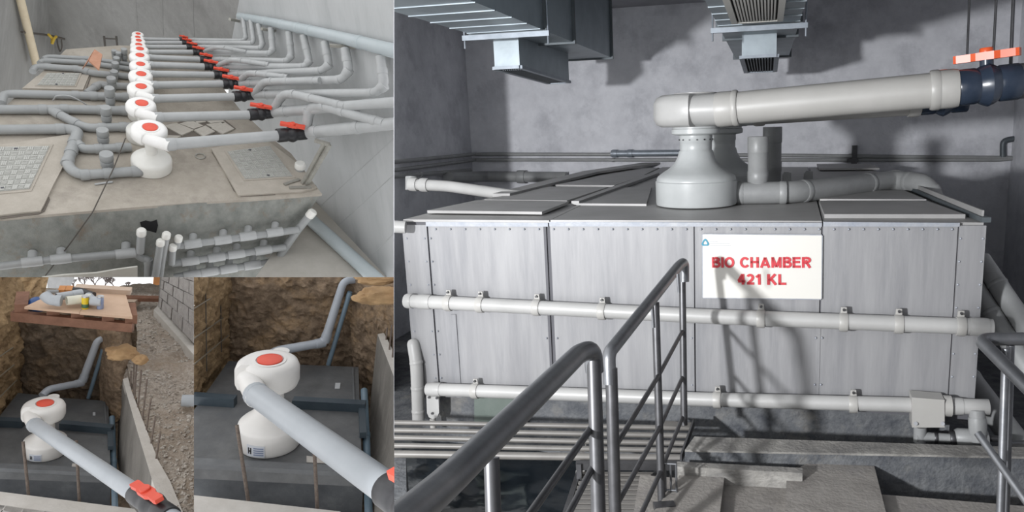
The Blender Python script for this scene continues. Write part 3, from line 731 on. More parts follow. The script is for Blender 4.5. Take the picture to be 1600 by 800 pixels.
solo('rag', patch(zp(-.1).hit(905,735)+UP*.1, zp(-.1).hit(918,728)+UP*.16, zp(-.1).hit(912,770), zp(-.1).hit(896,775), 8, 10, .03, 9, 2), 'pvc_cream', 'crumpled pale cloth hanging beside the grating', 'cloth', smooth=True)
# ---- railings
t = thing('railing', 'near steel stair railing rising from the bottom left edge', 'railing', P(930,800,2.1))
hr = [P(560,874,.86), P(700,752,1.2), P(905,552,2.05), P(926,545,2.12), P(929,580,2.14)]
mesh('hand_rail', tube(hr, .0285, 24, 1.6), 'steel', t, True)
for u0, v0, u1, v1, D, r in ((928,560,936,830,2.12,.022), (768,715,772,830,1.42,.016)):
    mesh('post', tube([P(u0,v0,D), P(u1,v1,D*.985)], r, 18, 0), 'steel_dark', t, True)
mesh('mid_rail', tube([P(924,668,2.12), P(905,695,2.0), P(820,815,1.6)], .0105, 12, 2), 'steel_dark', t, True)
mesh('mid_rail', tube([P(930,722,2.12), P(895,790,1.95), P(880,820,1.85)], .010, 12, 2), 'steel_dark', t, True)
t = thing('railing', 'far steel stair railing ending at the chamber front beside the sign', 'railing', P(1028,785,3.75))
hr = [P(953,600,3.1), P(951,552,3.1), P(1060,416,4.1), P(1069,409,4.18), P(1069,440,4.19)]
mesh('hand_rail', tube(hr, .030, 24, 1.2), 'steel', t, True)
for u0, v0, u1, v1, D, r in ((955,575,962,830,3.1,.0275), (1024,472,1034,786,3.72,.021), (1066,425,1069,664,4.19,.0205)):
    mesh('post', tube([P(u0,v0,D), P(u1,v1,D)], r, 18, 0), 'steel_dark', t, True)
for u0, u1, v0, v1 in ((1024,1026,478,500),(1064,1066,428,446)): mesh('bracket', tube([P(u0-5,v0,3.7), P(u1-5,v1+12,3.7)], .008, 8, 0), 'steel', t, True)
for a, b, c in (((1067,516,4.19),(1030,585,3.72),(960,700,3.1)), ((1067,588,4.19),(1032,665,3.72),(963,790,3.1)), ((1067,650,4.19),(1033,735,3.72),(985,840,3.25))):
    mesh('mid_rail', tube([P(*a), P(*b)], .0115, 12, 0), 'steel_dark', t, True); mesh('mid_rail', tube([P(*b), P(*c)], .0125, 12, 0), 'steel_dark', t, True)
mesh('foot_plate', prism([zp(.125).hit(u,v) for u, v in ((1020,784),(1052,782),(1056,790),(1024,793))], UP*-.03), 'steel_dark', t)
t = thing('railing', 'steel corner railing at the right edge of the room', 'railing', P(1565,800,2.9))
mesh('hand_rail', tube([P(1650,529,2.9), P(1541,530,2.95), P(1534,534,2.93), P(1612,612,2.62)], .027, 24, 1.5), 'steel', t, True)
mesh('post', tube([P(1572,545,2.86), P(1562,830,2.86)], .016, 16, 0), 'steel', t, True)
mesh('post', tube([P(1579,540,2.93), P(1570,830,2.95)], .016, 16, 0), 'steel', t, True)
mesh('brace', tube([P(1528,677,2.95), P(1612,795,2.7)], .016, 16, 0), 'steel', t, True)
mesh('brace', tube([P(1570,692,2.95), P(1640,692,2.95)], .011, 12, 0), 'steel', t, True)
mesh('brace', tube([P(1580,583,2.9), P(1640,650,2.7)], .014, 12, 0), 'steel', t, True)
# ================================================================== TOP LEFT: row of white blowers on a concrete tank
BAY = 'T'
def upvec(u, v, elev, lean=0.0):
    r = ray(u, v).normalized(); t = (AY-r*AY.dot(r)).normalized(); s_ = t.cross(r)
    e = math.radians(elev); t = (t*math.cos(lean)+s_*math.sin(lean)).normalized()
    return (t*math.cos(e)-r*math.sin(e)).normalized()
UT = upvec(300, 200, 36)
T0 = P(234, 281, 12.0)
top = Pl(T0, UT)
HT = (AX-UT*AX.dot(UT)).normalized()           # sideways on the tank top
DT = UT.cross(HT)                              # away from the viewer on the tank top
edge = [(-40,345),(0,341.5),(160,328),(310,316),(400,311),(503,303),(482,275),(455,240),(411,205),(374,170),(350,139),(325,110),(303,87),(287,72),(185,71),(103,77),(78,102),(55,122),(15,160),(-40,212)]
tk = thing('concrete_tank', 'long concrete tank carrying the row of white blowers', 'tank', T0)
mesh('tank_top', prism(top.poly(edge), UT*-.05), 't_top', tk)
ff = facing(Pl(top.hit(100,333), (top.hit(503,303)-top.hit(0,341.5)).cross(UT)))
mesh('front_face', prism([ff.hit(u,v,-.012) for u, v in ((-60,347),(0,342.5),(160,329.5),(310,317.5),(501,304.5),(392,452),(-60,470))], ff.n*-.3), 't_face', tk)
# raised lids with manholes
def slab(name, px, h, t, mt, parent): return mesh(name, prism([p+UT*h for p in top.poly(px)], UT*-t), mt, parent)
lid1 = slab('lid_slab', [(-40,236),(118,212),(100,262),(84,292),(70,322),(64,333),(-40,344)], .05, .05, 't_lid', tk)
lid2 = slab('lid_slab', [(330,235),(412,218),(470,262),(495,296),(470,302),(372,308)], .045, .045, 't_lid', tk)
lid3 = slab('lid_slab', [(58,121),(140,118),(130,142),(35,140)], .03, .03, 't_lid', tk)
def manhole(label, px, h, bars, dirs):
    q = [p+UT*h for p in top.poly(px)]
    t = thing('manhole_cover', label, 'cover', sum(q, Vector())/4)
    mesh('frame', prism(q, UT*-.03), 't_lid', t)
    ce = sum(q, Vector())/4; q2 = [ce+(p-ce)*.91+UT*.008 for p in q]
    mesh('plate', prism(q2, UT*-.03), 't_cover', t)
    gs = []; nx, ny = bars
    at_ = lambda a, b: (q2[0]*(1-a)+q2[1]*a)*(1-b)+(q2[3]*(1-a)+q2[2]*a)*b
    for i in range(nx):
        for j in range(ny):
            for k in range(3):
                f = (k+.5)/3*.8+.1
                if (i+j) % 2: a, b = at_((i+.1)/nx, (j+f)/ny), at_((i+.9)/nx, (j+f)/ny)
                else: a, b = at_((i+f)/nx, (j+.1)/ny), at_((i+f)/nx, (j+.9)/ny)
                gs.append(bar(a+UT*.004, b+UT*.004, .018*dirs, .012, UT))
    o = mesh('tread_pattern', join(*gs), 't_tread', t)
    if o: o['kind'] = 'stuff'
    for a, b in ((.5,.06),(.5,.94)): mesh('lift_slot', bar(at_(a-.03,b)+UT*.006, at_(a+.03,b)+UT*.006, .04*dirs, .012, UT), 'joint', t)
manhole('large square manhole cover at the lower left of the tank top', [(-30,232),(84,230),(50,303),(-48,312)], .06, (9,9), 1.0)
manhole('worn manhole cover on the slab near the metal strut', [(350,239),(422,229),(462,281),(381,286)], .055, (8,7), .9)
manhole('far small manhole cover beside the left pipes', [(72,117),(128,117),(119,138),(55,137)], .04, (7,5), .7)
# broken seams
def seam(px, w_=.02):
    t = top.poly(px, .004)
    return mesh('seam', tube(t, w_, 6, 0), 't_joint', tk)
seam([(115,214),(100,240),(95,262),(84,282),(72,300),(76,312),(68,330),(60,334),(0,341)], .018)
seam([(332,238),(352,270),(366,298),(376,307),(430,304)], .014)
seam([(141,121),(138,130),(134,141)], .01)
# hole in the front
hp = [ff.hit(u,v,.0) for u, v in ((219,348),(228,345),(236,347),(245,344),(247,352),(244,364),(234,361),(222,359))]
mesh('hole', prism(hp, ff.n*-.02), 'dark_void', tk)
# walls and floor
fl_ = top.up(-1.35)
Pa, Pb = fl_.hit(492,314), fl_.hit(594,422)
rw = facing(Pl(Pa, (Pb-Pa).cross(UT+HT*.12)))
cn = rw.hit(369,25)
bw = facing(Pl(cn, HT.cross(UT+HT*.0)))
struct('floor', prism(fl_.poly([(378,462),(492,306),(470,262),(400,180),(320,90),(360,80),(520,290),(660,470)]), UT*-.15), 't_floor', 'pale concrete floor beside the tank')
bd = (Pb-Pa).normalized()
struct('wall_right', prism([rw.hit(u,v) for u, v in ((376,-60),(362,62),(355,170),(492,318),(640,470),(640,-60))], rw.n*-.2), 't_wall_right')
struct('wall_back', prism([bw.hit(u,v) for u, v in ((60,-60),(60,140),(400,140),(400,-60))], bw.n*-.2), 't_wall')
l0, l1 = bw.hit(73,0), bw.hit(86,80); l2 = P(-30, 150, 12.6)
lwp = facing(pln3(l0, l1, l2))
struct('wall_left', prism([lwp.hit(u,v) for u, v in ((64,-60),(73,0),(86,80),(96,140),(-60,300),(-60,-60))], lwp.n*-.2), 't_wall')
# formwork lines on the walls
for u0, v0, u1, v1, pl_ in ((210,-20,216,55,bw),(252,-20,255,55,bw),(300,-20,303,60,bw)):
    o = mesh('trim_1', bar(pl_.hit(u0,v0,.004), pl_.hit(u1,v1,.004), .015, .006, pl_.n), 't_wall'); o['kind'] = 'structure'
for u0, v0, u1, v1 in ((616,215,470,350),(640,250,520,360),(640,340,560,420)):
    o = mesh('trim_2', bar(rw.hit(u0,v0,.003), rw.hit(u1,v1,.003), .012, .004, rw.n), 't_wall_right')
    if o: o['kind'] = 'structure'
# blowers: (scroll centre px, width px)
BLOW = [(216,55.5,20),(215.5,61,21.5),(217,66.5,24),(217,73.5,27),(219,80.5,31),(219,91,34.5),(220,105,35.5),(221,121,40),(221,141,44),(222,168,50.5),(235,207,61)]
BLOW = BLOW[::-1]
VAL = [(433,478,212),(389,425,179.5),(365,395,151),(348,374,131),(334,357,117),(319,340,104),(312,332,93),(301,319,81.5),(291,309,73.5),(284,300,67),(280,294,62)]
PR = [(616,193,10),(616,160,8.6),(586,145,7.6),(534,124,7),(503,110,6),(476,104,5.5),(448,95.5,5),(421,83.5,4.6),(407,75,4),(395,67,3.6),(380,63.5,3.3)]
DROP = {2:[(600,134),(594,88)],3:[(545,110),(539,76)],4:[(514,101),(507,66)],5:[(483,95),(474,56)],6:[(455,87),(451,50)],7:[(426,77),(423,44)],8:[(410,68),(404,38)],9:[(396,60),(392,32)],10:[(384,58),(380,28)]}
OR2 = ['nearest','second','third','fourth','fifth','sixth','seventh','eighth','ninth','tenth','farthest']
BR = {}
for i, (u, v, wd) in enumerate(BLOW):
    # the foot lies under the scroll; size from the scroll's width
    D = dep(top.hit(u, v+wd*1.1)); s_ = wd*D/F*.80/.585
    zc_ = .83*s_
    ctr = top.hit(u, v, zc_); o = ctr-UT*zc_
    t, L, zc = pump('white blower with red cap, %s of the long row' % (OR2[i] if i in (0,10) else OR2[i]+' from the front'), o, UT, HT*1+DT*-.03, s_, ('t_pump_base','t_pump'), 'drum', 'red_cap', 'white blowers in the long row')
    a = L(.36,-.205,zc); x0, x1, y = VAL[i]; rr = .108*s_*.98
    hz = zc_*.98
    va, vb = top.hit(x0,y,hz), top.hit(x1,y-(.1*(x1-x0) if i < 3 else 0),hz)
    t = pipe('outlet_pipe', 'grey outlet pipe from the %s white blower to its valve' % OR2[i], [a, va], rr, 't_pipe_light', 'outlet pipes of the white blowers', 'pipe', [(0,.04)], 16, 0, None, 0, 1.4, 1.12)
    valve('black valve with red lever, %s of the row from the front' % OR2[i] if i else 'black valve with red lever on the nearest outlet pipe', va, vb, PR[i][2]*dep(va)/F*.92, UT, 'black valves with red levers', 1.0, True, 'red_cap', 'black_plastic', HT+DT*.25)
    u1, v1, rp = PR[i]
    if i in DROP:
        (ua, va2), (ub, vb2) = DROP[i]
        e0 = rw.hit(u1,v1,.32); e1 = rw.hit(ua,va2,.24); e2 = rw.hit(ub,vb2,.16)
        pts = [vb, e0, e1, e2]
        rl = [rp*dep(p)/F*.92 for p in (vb, e0, e0, e0)]; rl[2] *= 1.12; rl[3] *= 1.12
        cl = [(0,.12),(0,.97),(1,.9),(2,.5)]
        lb = 'grey pipe from the %s valve turning up to the wall header' % OR2[i]
    else:
        e0 = rw.hit(u1+30,v1-3,.3); pts = [vb, e0]; rl = [rp*dep(p)/F*.95 for p in pts]; cl = [(0,.1),(0,.5)]
        lb = 'grey pipe from the %s valve running to the right panel edge' % OR2[i]
    BR[i] = ((x1, dep(pts[0])), (u1 if i > 1 else u1+30, dep(pts[1])))
    pipe('branch_pipe', lb, pts, rl, 't_pipe_light', 'branch pipes right of the valves', 'pipe', cl, 16, 2.2, None, 0, 1.2, 1.1)
# bypass loops
def loop(label, px, i, r):
    a_, b_ = BR[i]
    pts = []
    for n_, (u, v) in enumerate(px):
        f = min(1, max(0, (u-a_[0])/(b_[0]-a_[0]))); D = 1/((1-f)/a_[1]+f/b_[1])
        pts.append(P(u, v, D-(.22 if n_ in (1,2) else .04)))
    pipe('bypass_pipe', label, pts, [r*dep(p)/F*.92 for p in pts], 't_pipe_light', 'bypass loops over the branch pipes', 'pipe', [(0,.8),(1,.9),(2,.3),(2,.85)], 14, 2.0, None, 0, 1.2, 1.1)
loop('bypass pipe looping over beside the nearest valve', [(478,205),(484,167),(508,166),(600,193)], 0, 8.5)
loop('bypass pipe looping over beside the second valve', [(427,172),(442,147),(460,147),(540,166)], 1, 7)
loop('bypass pipe looping over beside the third valve', [(396,148),(412,128),(425,127),(500,126)], 2, 6)
loop('bypass pipe looping over beside the fourth valve', [(374,126),(388,114),(402,115),(450,121)], 3, 5)
loop('bypass pipe looping over beside the sixth valve', [(341,102),(362,93),(378,95),(420,101)], 5, 4.2)
loop('bypass pipe looping over beside the eighth valve', [(320,80),(338,74),(352,75),(385,81)], 7, 3.4)
# wall header
hp_ = [rw.hit(u,v,.12) for u, v in ((374,25),(430,36),(470,44.5),(520,56),(570,68),(660,91))]
hr_ = [r*dep(p)/F for r, p in zip((5.2,7,8,9.2,10.4,12.6), hp_)]
t = pipe('header_pipe', 'thick pale header pipe running along the right wall', hp_, hr_, 't_header', None, 'pipe', [(0,.2),(0,.75),(1,.3),(1,.9),(2,.3),(3,.85)], 20, 0, None, 0, 1.0, 1.07)
for u, v, l in ((366,31,14),(419,46,20),(535,72,40)):
    solo('wall_bracket', bar(rw.hit(u-l/2,v-1,.34), rw.hit(u+l/2,v+2,.02), .05, .05, UT), 'channel', 'steel bracket under the wall header, %s' % {366:'at its far end',419:'near its middle',535:'at its near end'}[u], 'bracket', 'brackets under the wall header')
# ---- pipes on the left of the row
def lay(name, label, px, r, cl, mt='t_pipe', k=2.4, dark=False):
    pts = [top.hit(u, v, r*12/F) for u, v in px]
    return pipe(name, label, pts, [r*dep(p)/F*.88 for p in pts], mt, 'pipes on the left of the tank top', 'pipe', cl, 18, k, None, 0, 1.5, 1.14)
lay('inlet_pipe', 'straight inlet pipe entering at the left edge with a diagonal wye', [(-40,171),(60,171),(105,170.5),(200,173)], 8, [(1,.15),(1,.9),(2,.55),(2,.95)])
lay('inlet_pipe', 'diagonal branch pipe from the wye to the second blower', [(76,171),(84,174),(125,196),(140,200),(205,198)], 7.6, [(1,.15),(1,.8),(3,.3),(3,.8)])
lay('inlet_pipe', 'near inlet pipe bending down to the nearest blower foot', [(-40,203),(108,201.5),(122,206),(104,258),(122,274),(222,267)], 8.8, [(0,.9),(2,.3),(2,.6),(2,.9),(4,.1),(4,.45),(4,.9)], 't_pipe', 2.0)
lay('inlet_pipe', 'short branch pipe from the near bend to the blower behind', [(114,219),(130,233),(145,233),(205,230)], 8.0, [(0,.6),(2,.15),(2,.7)])
lay('inlet_pipe', 'inlet pipe with a dark left elbow beside the loose wire', [(2,162),(6,148),(22,146.5),(120,149),(205,152)], 7.2, [(2,.98),(3,.3),(3,.9)])
lay('inlet_pipe', 'short offset branch pipe left of the third blower', [(135,146),(156,131),(168,134),(205,135)], 6, [(0,.7),(2,.3)])
lay('inlet_pipe', 'inlet pipe under the terracotta tile bending towards the row', [(51,112),(55,105),(68,104),(124,108),(142,114),(205,120)], 5.6, [(2,.9),(3,.6),(4,.6)])
lay('inlet_pipe', 'second farthest inlet pipe on the left', [(62,99),(66,95),(78,95),(135,98),(205,108)], 4.6, [(2,.9),(3,.6)])
lay('inlet_pipe', 'farthest inlet pipe on the left', [(68,93),(72,89),(84,89),(140,92),(205,101)], 4.2, [(2,.9),(3,.6)])
CAPS = [(168,262,240,20),(162,224,203,17.5),(167,192,168.5,16),(173,166,139,14.5),(175,138,122.5,13.5),(179,124,112,11.5),(181,113,99,10.5),(183,103,91,9.6),(195,94,78,9),(186,95,83,8.5),(179,90,79.5,8)]
for i, (u, vb_, vt_, wd) in enumerate(CAPS):
    b = top.hit(u, vb_, .05); k = dep(b)/F; h = (vb_-vt_)*k/.80; r = wd/2*k*.88
    t = thing('capped_riser', 'grey capped riser left of the blowers, %s of its row' % (OR2[i]+' from the front' if i not in (0,10) else OR2[i]), 'pipe', b, 'capped risers along the row')
    mesh('pipe_run', lathe(b, UT, [(r*.86,-.05),(r*.86,h*.5)], 20), 't_pipe', t, True)
    mesh('socket', lathe(b, UT, [(r*.9,h*.16),(r*1.0,h*.18),(r*1.0,h*.50),(r*.9,h*.52)], 20), 't_pipe', t, True)
    mesh('cap', lathe(b, UT, [(r*.95,h*.56),(r*1.06,h*.6),(r*1.06,h*.96),(r*1.0,h),(r*.3,h*1.005)], 20), 't_pipe', t, True)
# terracotta ridge tile: two leaves meeting at a ridge
q0, q1 = top.hit(148,80,.5), top.hit(160,92,.42)
A0, A1 = P(147,79,dep(q0)), P(159.5,88,dep(q0)-.25)
t = thing('ridge_tile', 'terracotta ridge tile lying across the far left pipes', 'tile', top.hit(145,105))
Dq = dep(q0)
mesh('tile_leaf', prism([P(148,79,Dq), P(138,97,Dq-.3), P(129,109,Dq-.45), P(140,91,Dq-.1)], UT*.03), 'terracotta', t)
mesh('tile_leaf', prism([P(148,79,Dq), P(160,87,Dq-.15), P(155,111,Dq-.5), P(139,97,Dq-.35)], UT*.03), 'terracotta', t)
# loose wire, ring, cable
pipe('loose_wire', 'thin pale wire arching over the left inlet pipe', [top.hit(83,157,.05), top.hit(88,149,.25), top.hit(108,149,.25), top.hit(125,157,.15), top.hit(137,165,.03)], .012, 't_pipe_light', None, 'wire', (), 8, 6)
pipe('black_cable', 'thin dark cable trailing from the row over the tank front', [top.hit(196,216,.3), top.hit(178,262,.25), top.hit(145,331,.02), ff.hit(110,380,.08), ff.hit(60,445,.1)], .010, 'cable', None, 'cable', (), 6, 6)
rg = top.hit(313,244,.01); solo('metal_ring', tube([rg+(HT*math.cos(a)+DT*math.sin(a))*.075 for a in np.linspace(0, 2*math.pi, 19)], .014, 8, 0), 'channel', 'small steel ring lying on the tank top', 'ring', smooth=True)
pipe('loose_offcut', 'thin offcut strip beside the nearest inlet pipe', [top.hit(148,288,.02), top.hit(176,284,.02)], .018, 't_pipe_light', None, 'offcut', (), 6, 0)
# paving tiles on the tank top
TL = [[(256,196),(276,192),(303,203),(284,211)],[(280,193),(299,188),(318,196),(303,201)],[(303,203),(321,196),(336,205),(318,213)],[(322,194),(345,191),(352,196),(331,199)],[(330,200),(352,191),(366,201),(348,209)],[(258,211),(283,212),(272,218),(258,217)],[(318,186),(342,184),(352,190),(329,192)],[(300,185),(314,184),(322,190),(308,192)]]
o = mesh('tile_gap_shade', prism(top.poly([(252,200),(300,184),(346,183),(369,201),(345,212),(300,214),(256,219)], .008), UT*-.006), 't_joint', tk)  # dark patch painted in as the shade in the gaps under the tiles
for i, px in enumerate(TL):
    solo('paving_tile', prism(top.poly(px, .035+.004*(i % 3)), UT*-.03), 'slab_tile', ['square paving tile behind the nearest outlet pipe, leftmost of the loose ones','paving tile lying second from the left behind the near pipe','paving tile tilted in the middle of the loose tiles','narrow paving tile at the back right of the loose tiles','rightmost loose paving tile by the near valve','small paving tile piece by the nearest blower','paving tile at the back of the loose tiles','small back paving tile under the second outlet pipe'][i], 'tile', 'loose paving tiles')
# ladder, pole, cable tie
t = thing('ladder', 'small steel ladder leaning on the far wall', 'ladder', bw.hit(174,82,.1))
for u0, u1 in ((162.5,165),(181.5,185)): mesh('rail', tube([bw.hit(u1 if u0 < 170 else u0+3,82,.25), bw.hit(u0 if u0 < 170 else u0,56,.1)], .02, 8, 0), 'ladder', t, True)
for v in (60, 75): mesh('rung', tube([bw.hit(163,v,.14), bw.hit(183.5,v+1,.14)], .016, 8, 0), 'ladder', t, True)
solo('pole', tube([lwp.hit(27,-20,.08), lwp.hit(57,101,.15)], .07, 12, 0), 'bamboo', 'pale pole leaning against the left wall', 'pole', smooth=True)
pipe('dark_conduit', 'dark conduit fixed across the left corner', [lwp.hit(34,50,.08), lwp.hit(75,55,.08), bw.hit(101,61,.15)], .024, 'cable', None, 'conduit', (), 8, 0)
pipe('hanging_wires', 'two dark wires dropping from the corner conduit', [bw.hit(89,57,.2), bw.hit(90,70,.2), bw.hit(94,82,.2), bw.hit(97,74,.2), bw.hit(96,62,.2)], .014, 'cable', None, 'wire', (), 6, 4)
pipe('yellow_rope', 'knot of yellow rope tied on the corner conduit', [lwp.hit(76,54,.14), lwp.hit(82,60,.16), lwp.hit(81,70,.16), lwp.hit(84,61,.2), lwp.hit(88,57,.2)], .026, 'rope_yellow', None, 'rope', (), 8, 3)
# strut on the near right corner
t = thing('strut', 'steel channel strut leaning on the near right tank corner', 'strut', top.hit(477,288))
a, b = top.hit(476,288,.04), P(511,225,dep(top.hit(476,288))-.35)
for du in (-4, 4): mesh('channel_leg', bar(a+HT*du*.008, b+HT*du*.011, .055, .07, UT), 'channel', t)
for px in (((444,289),(468,281)),((452,294),(486,293))): mesh('foot_bar', bar(top.hit(*px[0],.05), top.hit(*px[1],.05), .06, .05, UT), 'channel', t)
mesh('top_bar', bar(b+HT*-.22, b+HT*.05, .06, .06, UT), 'channel', t)
t = thing('capped_stub', 'pale capped pipe stub at the right edge of the tank top', 'pipe', top.hit(469,268))
b = top.hit(468,268); k = dep(b)/F
mesh('pipe_run', lathe(b, UT, [(6.5*k,-.02),(6.5*k,8*k)], 18), 't_pipe_light', t, True); mesh('cap', lathe(b, UT, [(7*k,7*k),(8*k,8*k),(8*k,15*k),(6.5*k,17*k)], 18), 't_pump_base', t, True)
# ---- piping on the tank front
def fp(label, px, r, tees, mt='t_pipe', cl=()):
    pts = [ff.hit(u, v, .2) for u, v in px]
    t = thing('front_pipe', label, 'pipe', pts[0], 'pipes on the tank front')
    mesh('pipe_run', tube(pts, [r*dep(p)/F for p in pts], 16, 2), mt, t, True)
    for i, (u, v) in enumerate(tees):
        p = ff.hit(u, v, .2); rr = r*dep(p)/F; d = (pts[-1]-pts[0]).normalized()
        c = mesh('tee', collar(p, d, rr*1.28, rr*4.2), 't_pipe_light', t, True)
        if c:
            e = ff.hit(u+1, v-2.4*r, .0); sp2 = mesh('stub', tube([p, e], rr*1.0, 14, 0), 't_pipe_light', c, True)
    return t
fp('long front pipe with three tees at the lower left', [(-40,420),(0,416),(60,408),(215,394)], 6.2, [(50,409),(95,404.5),(196,396)])
for i, (x0, y0, x1, y1, tees) in enumerate(((280,384,466,359,[(301,381),(348,375),(387,369),(429,363)]), (268,412,446,386,[(297,408),(338,402),(369,397),(411,391)]), (272,433,426,409,[(300,429),(327,424.5),(357,420),(394,414)]))):
    fp('front pipe with tees at the right, %s of three' % ['top','middle','bottom'][i], [(x0,y0),(x1,y1)], 5.6, tees)
def capped(label, px, r, off=.25):
    pts = [ff.hit(u, v, off) for u, v in px]; k = dep(pts[0])/F
    t = thing('capped_pipe', label, 'pipe', pts[0], 'capped pipes on the tank front')
    mesh('pipe_run', tube(pts, r*k, 16, 2), 't_pipe', t, True)
    d = (pts[0]-pts[1]).normalized(); mesh('cap', lathe(pts[0]-d*r*1.2*k, d, [(r*1.1*k,0),(r*1.16*k,.2*r*k),(r*1.16*k,1.6*r*k),(r*.9*k,2.0*r*k),(r*.2*k,2.05*r*k)], 18), 't_pump_base', t, True)
capped('white-capped riser at the end of the long front pipe', [(221,362),(219,394)], 5.8)
capped('white-capped pipe right of the elbow, longest of the cluster', [(260,367),(247,445)], 5.2, .3)
capped('white-capped pipe in the cluster below the wall hole', [(251,378),(241,445)], 5.2, .34)
capped('short white-capped pipe above the middle tee row', [(270,386),(268,412)], 5, .3)
capped('white-capped pipe starting the top tee row', [(279,372),(276,386)], 5, .25)
capped('white-capped riser at the right corner of the tank front', [(487,333),(466,358),(416,430)], 6, .15)
pipe('front_elbow', 'grey elbow dropping from the long front pipe', [ff.hit(212,396,.2), ff.hit(222,404,.2), ff.hit(232,405,.22), ff.hit(231,445,.22)], .06, 't_pipe', None, 'pipe', [(2,.1)], 14, 2)
solo('pale_board', prism([ff.hit(u,v,.5) for u, v in ((66,434),(100,430),(150,427),(185,421),(215,417),(215,450),(60,450))], ff.n*-.03), 'board', 'pale ragged board lying at the bottom edge of the tank front', 'board')
t = pipe('floor_pipe', 'thick grey pipe lying on the floor right of the tank', [fl_.hit(484,342,.14), fl_.hit(612,458,.14)], [11.5*dep(fl_.hit(484,342))/F*.82, 13.5*dep(fl_.hit(612,458))/F*.82], 't_header', None, 'pipe', (), 20, 0)
# ================================================================== BOTTOM LEFT: two pits, the wide view and the close view
# ---------------- wide pit
BAY = 'A'
UA = upvec(90, 640, 31)
la = Pl(P(72,705,9.0), UA)
DA = ray(120,640); DA = (DA-UA*DA.dot(UA)).normalized(); HA = DA.cross(UA).normalized()
def vpl(a, b, U): return facing(Pl(a, (b-a).cross(U)))
def grp_tank(label, lid, U, H, D, top_px, bars, front_px, tags, dfront=.6):
    t = thing('buried_tank', label, 'tank', lid.hit(*top_px[0]))
    mesh('lid', prism(lid.poly(top_px), U*-.12), 'grp_lid', t)
    for (a, b), w_, h_, mt in bars:
        mesh('lid_bar', bar(lid.hit(*a,h_/2), lid.hit(*b,h_/2), w_, h_, U), mt, t)
    f0, f1 = lid.hit(*front_px[0],-.10), lid.hit(*front_px[1],-.10)
    mesh('front_face', prism([f0, f1, f1-U*1.4, f0-U*1.4], D*.1), 'grp_side', t)
    for px, mt in tags: mesh('name_plate', prism(lid.poly(px, .012), U*-.01), mt, t)
    return t
grp_tank('dark grey buried tank under the small white blower in the wide pit', la, UA, HA, DA, [(-40,700),(28,614),(60,617),(100,622),(169,626.5),(173,742),(-40,734)],
    [(((-40,658),(37,661)),.09,.10,'lid_bar'), (((95,664),(176,671)),.09,.10,'lid_bar'), (((-40,728),(160,738)),.10,.05,'lid_trim'), (((172,672),(173,700)),.06,.06,'lid_bar'), (((163,628),(166,664)),.02,.02,'lid_trim')],
    [(-60,733),(173,743)], [([(145,644),(149,644),(149,649),(145,649)],'sign_grey'), ([(113,724),(133,726),(131,731),(112,729)],'p_walltop')])
# soil faces
b0, b1 = la.hit(24,614,-.2), la.hit(175,624,-.2)
sb = vpl(b0, b1, UA)
def soil(name, label, px, pl, mt, nu, nv, amp, fr, seed, cat='soil'):
    return solo(name, patch(*[pl.hit(u,v,o) for u, v, o in px], nu, nv, amp, fr, seed, pl.n, True), mt, label, cat, None, True)
soil('soil_bank', 'dark soil face at the back of the wide pit below the platform', [(12,470,0),(215,470,0),(215,660,0),(12,660,0)], sb, 'soil_dark', 110, 90, .16, 1.6, 1)
sl0, sl1 = la.hit(28,612,-.2), la.hit(-20,690,-.2)
ls = vpl(sl0, sl1, UA)
soil('soil_bank', 'warm brown soil face at the left of the wide pit', [(-60,420,0),(34,420,0),(34,650,0),(-60,800,0)], ls, 'soil_warm', 70, 130, .2, 1.5, 2)
bp = Pl(P(120,470,11.2), DA*-1)
soil('soil_bank', 'ochre soil bank beside the platform at the upper left', [(-40,410,0),(82,410,.0),(60,500,.35),(-40,520,.2)], facing(Pl(P(40,460,10.6), -DA)), 'soil_warm', 80, 60, .22, 1.5, 3)
# reinforcing wires on the left soil face
for i, (a, b) in enumerate((((-5,560),(20,543)), ((-5,592),(22,570)), ((-5,625),(26,594)))):
    solo('tie_wire', tube([ls.hit(*a,.12), ls.hit(*b,.12)], .008, 6, 0), 'wire', '%s slanting tie wire on the left soil face of the wide pit' % ['upper','middle','lower'][i], 'wire', 'tie wires in the wide pit', True)
# platform
pf_ = Pl(P(120,490,8.75), UA)
t = thing('platform', 'plywood platform on timber beams above the wide pit', 'platform', pf_.hit(120,490))
sheet = [(38,479.5),(126,487.5),(207,495),(195,455),(125,449),(66,466)]
mesh('plywood_sheet', prism(pf_.poly([(38,479.5),(124,487.5),(152,451.2),(125,449),(66,466)]), UA*-.03), 'ply', t)
mesh('plywood_sheet', prism(pf_.poly([(124.6,487.6),(207,495),(195,455),(152.6,451.3)]), UA*-.034), 'ply', t)
pb_ = pf_.up(-.2)
mesh('edge_beam', bar(pb_.hit(19,493), pb_.hit(208,511), .08, .12, UA), 'timber', t)
for u, v in ((33,485),(83,489.5),(121,493.5),(169,499),(205,502)):
    a = pf_.hit(u, v-2.5, -.09); mesh('joist', bar(a, a+DA*.4, .13, .12, UA), 'timber', t)
mesh('back_beam', bar(pf_.hit(118,450,.03), pf_.hit(205,455,.03), .12, .07, UA), 'timber_pale', t)
solo('blue_bag', lathe(pf_.hit(59,486,-.2), UA, [(.03,0),(.10,.03),(.12,.1),(.07,.17),(.02,.19)], 12), 'blue_plastic', 'small blue bundle tucked under the platform edge', 'bag', smooth=True)
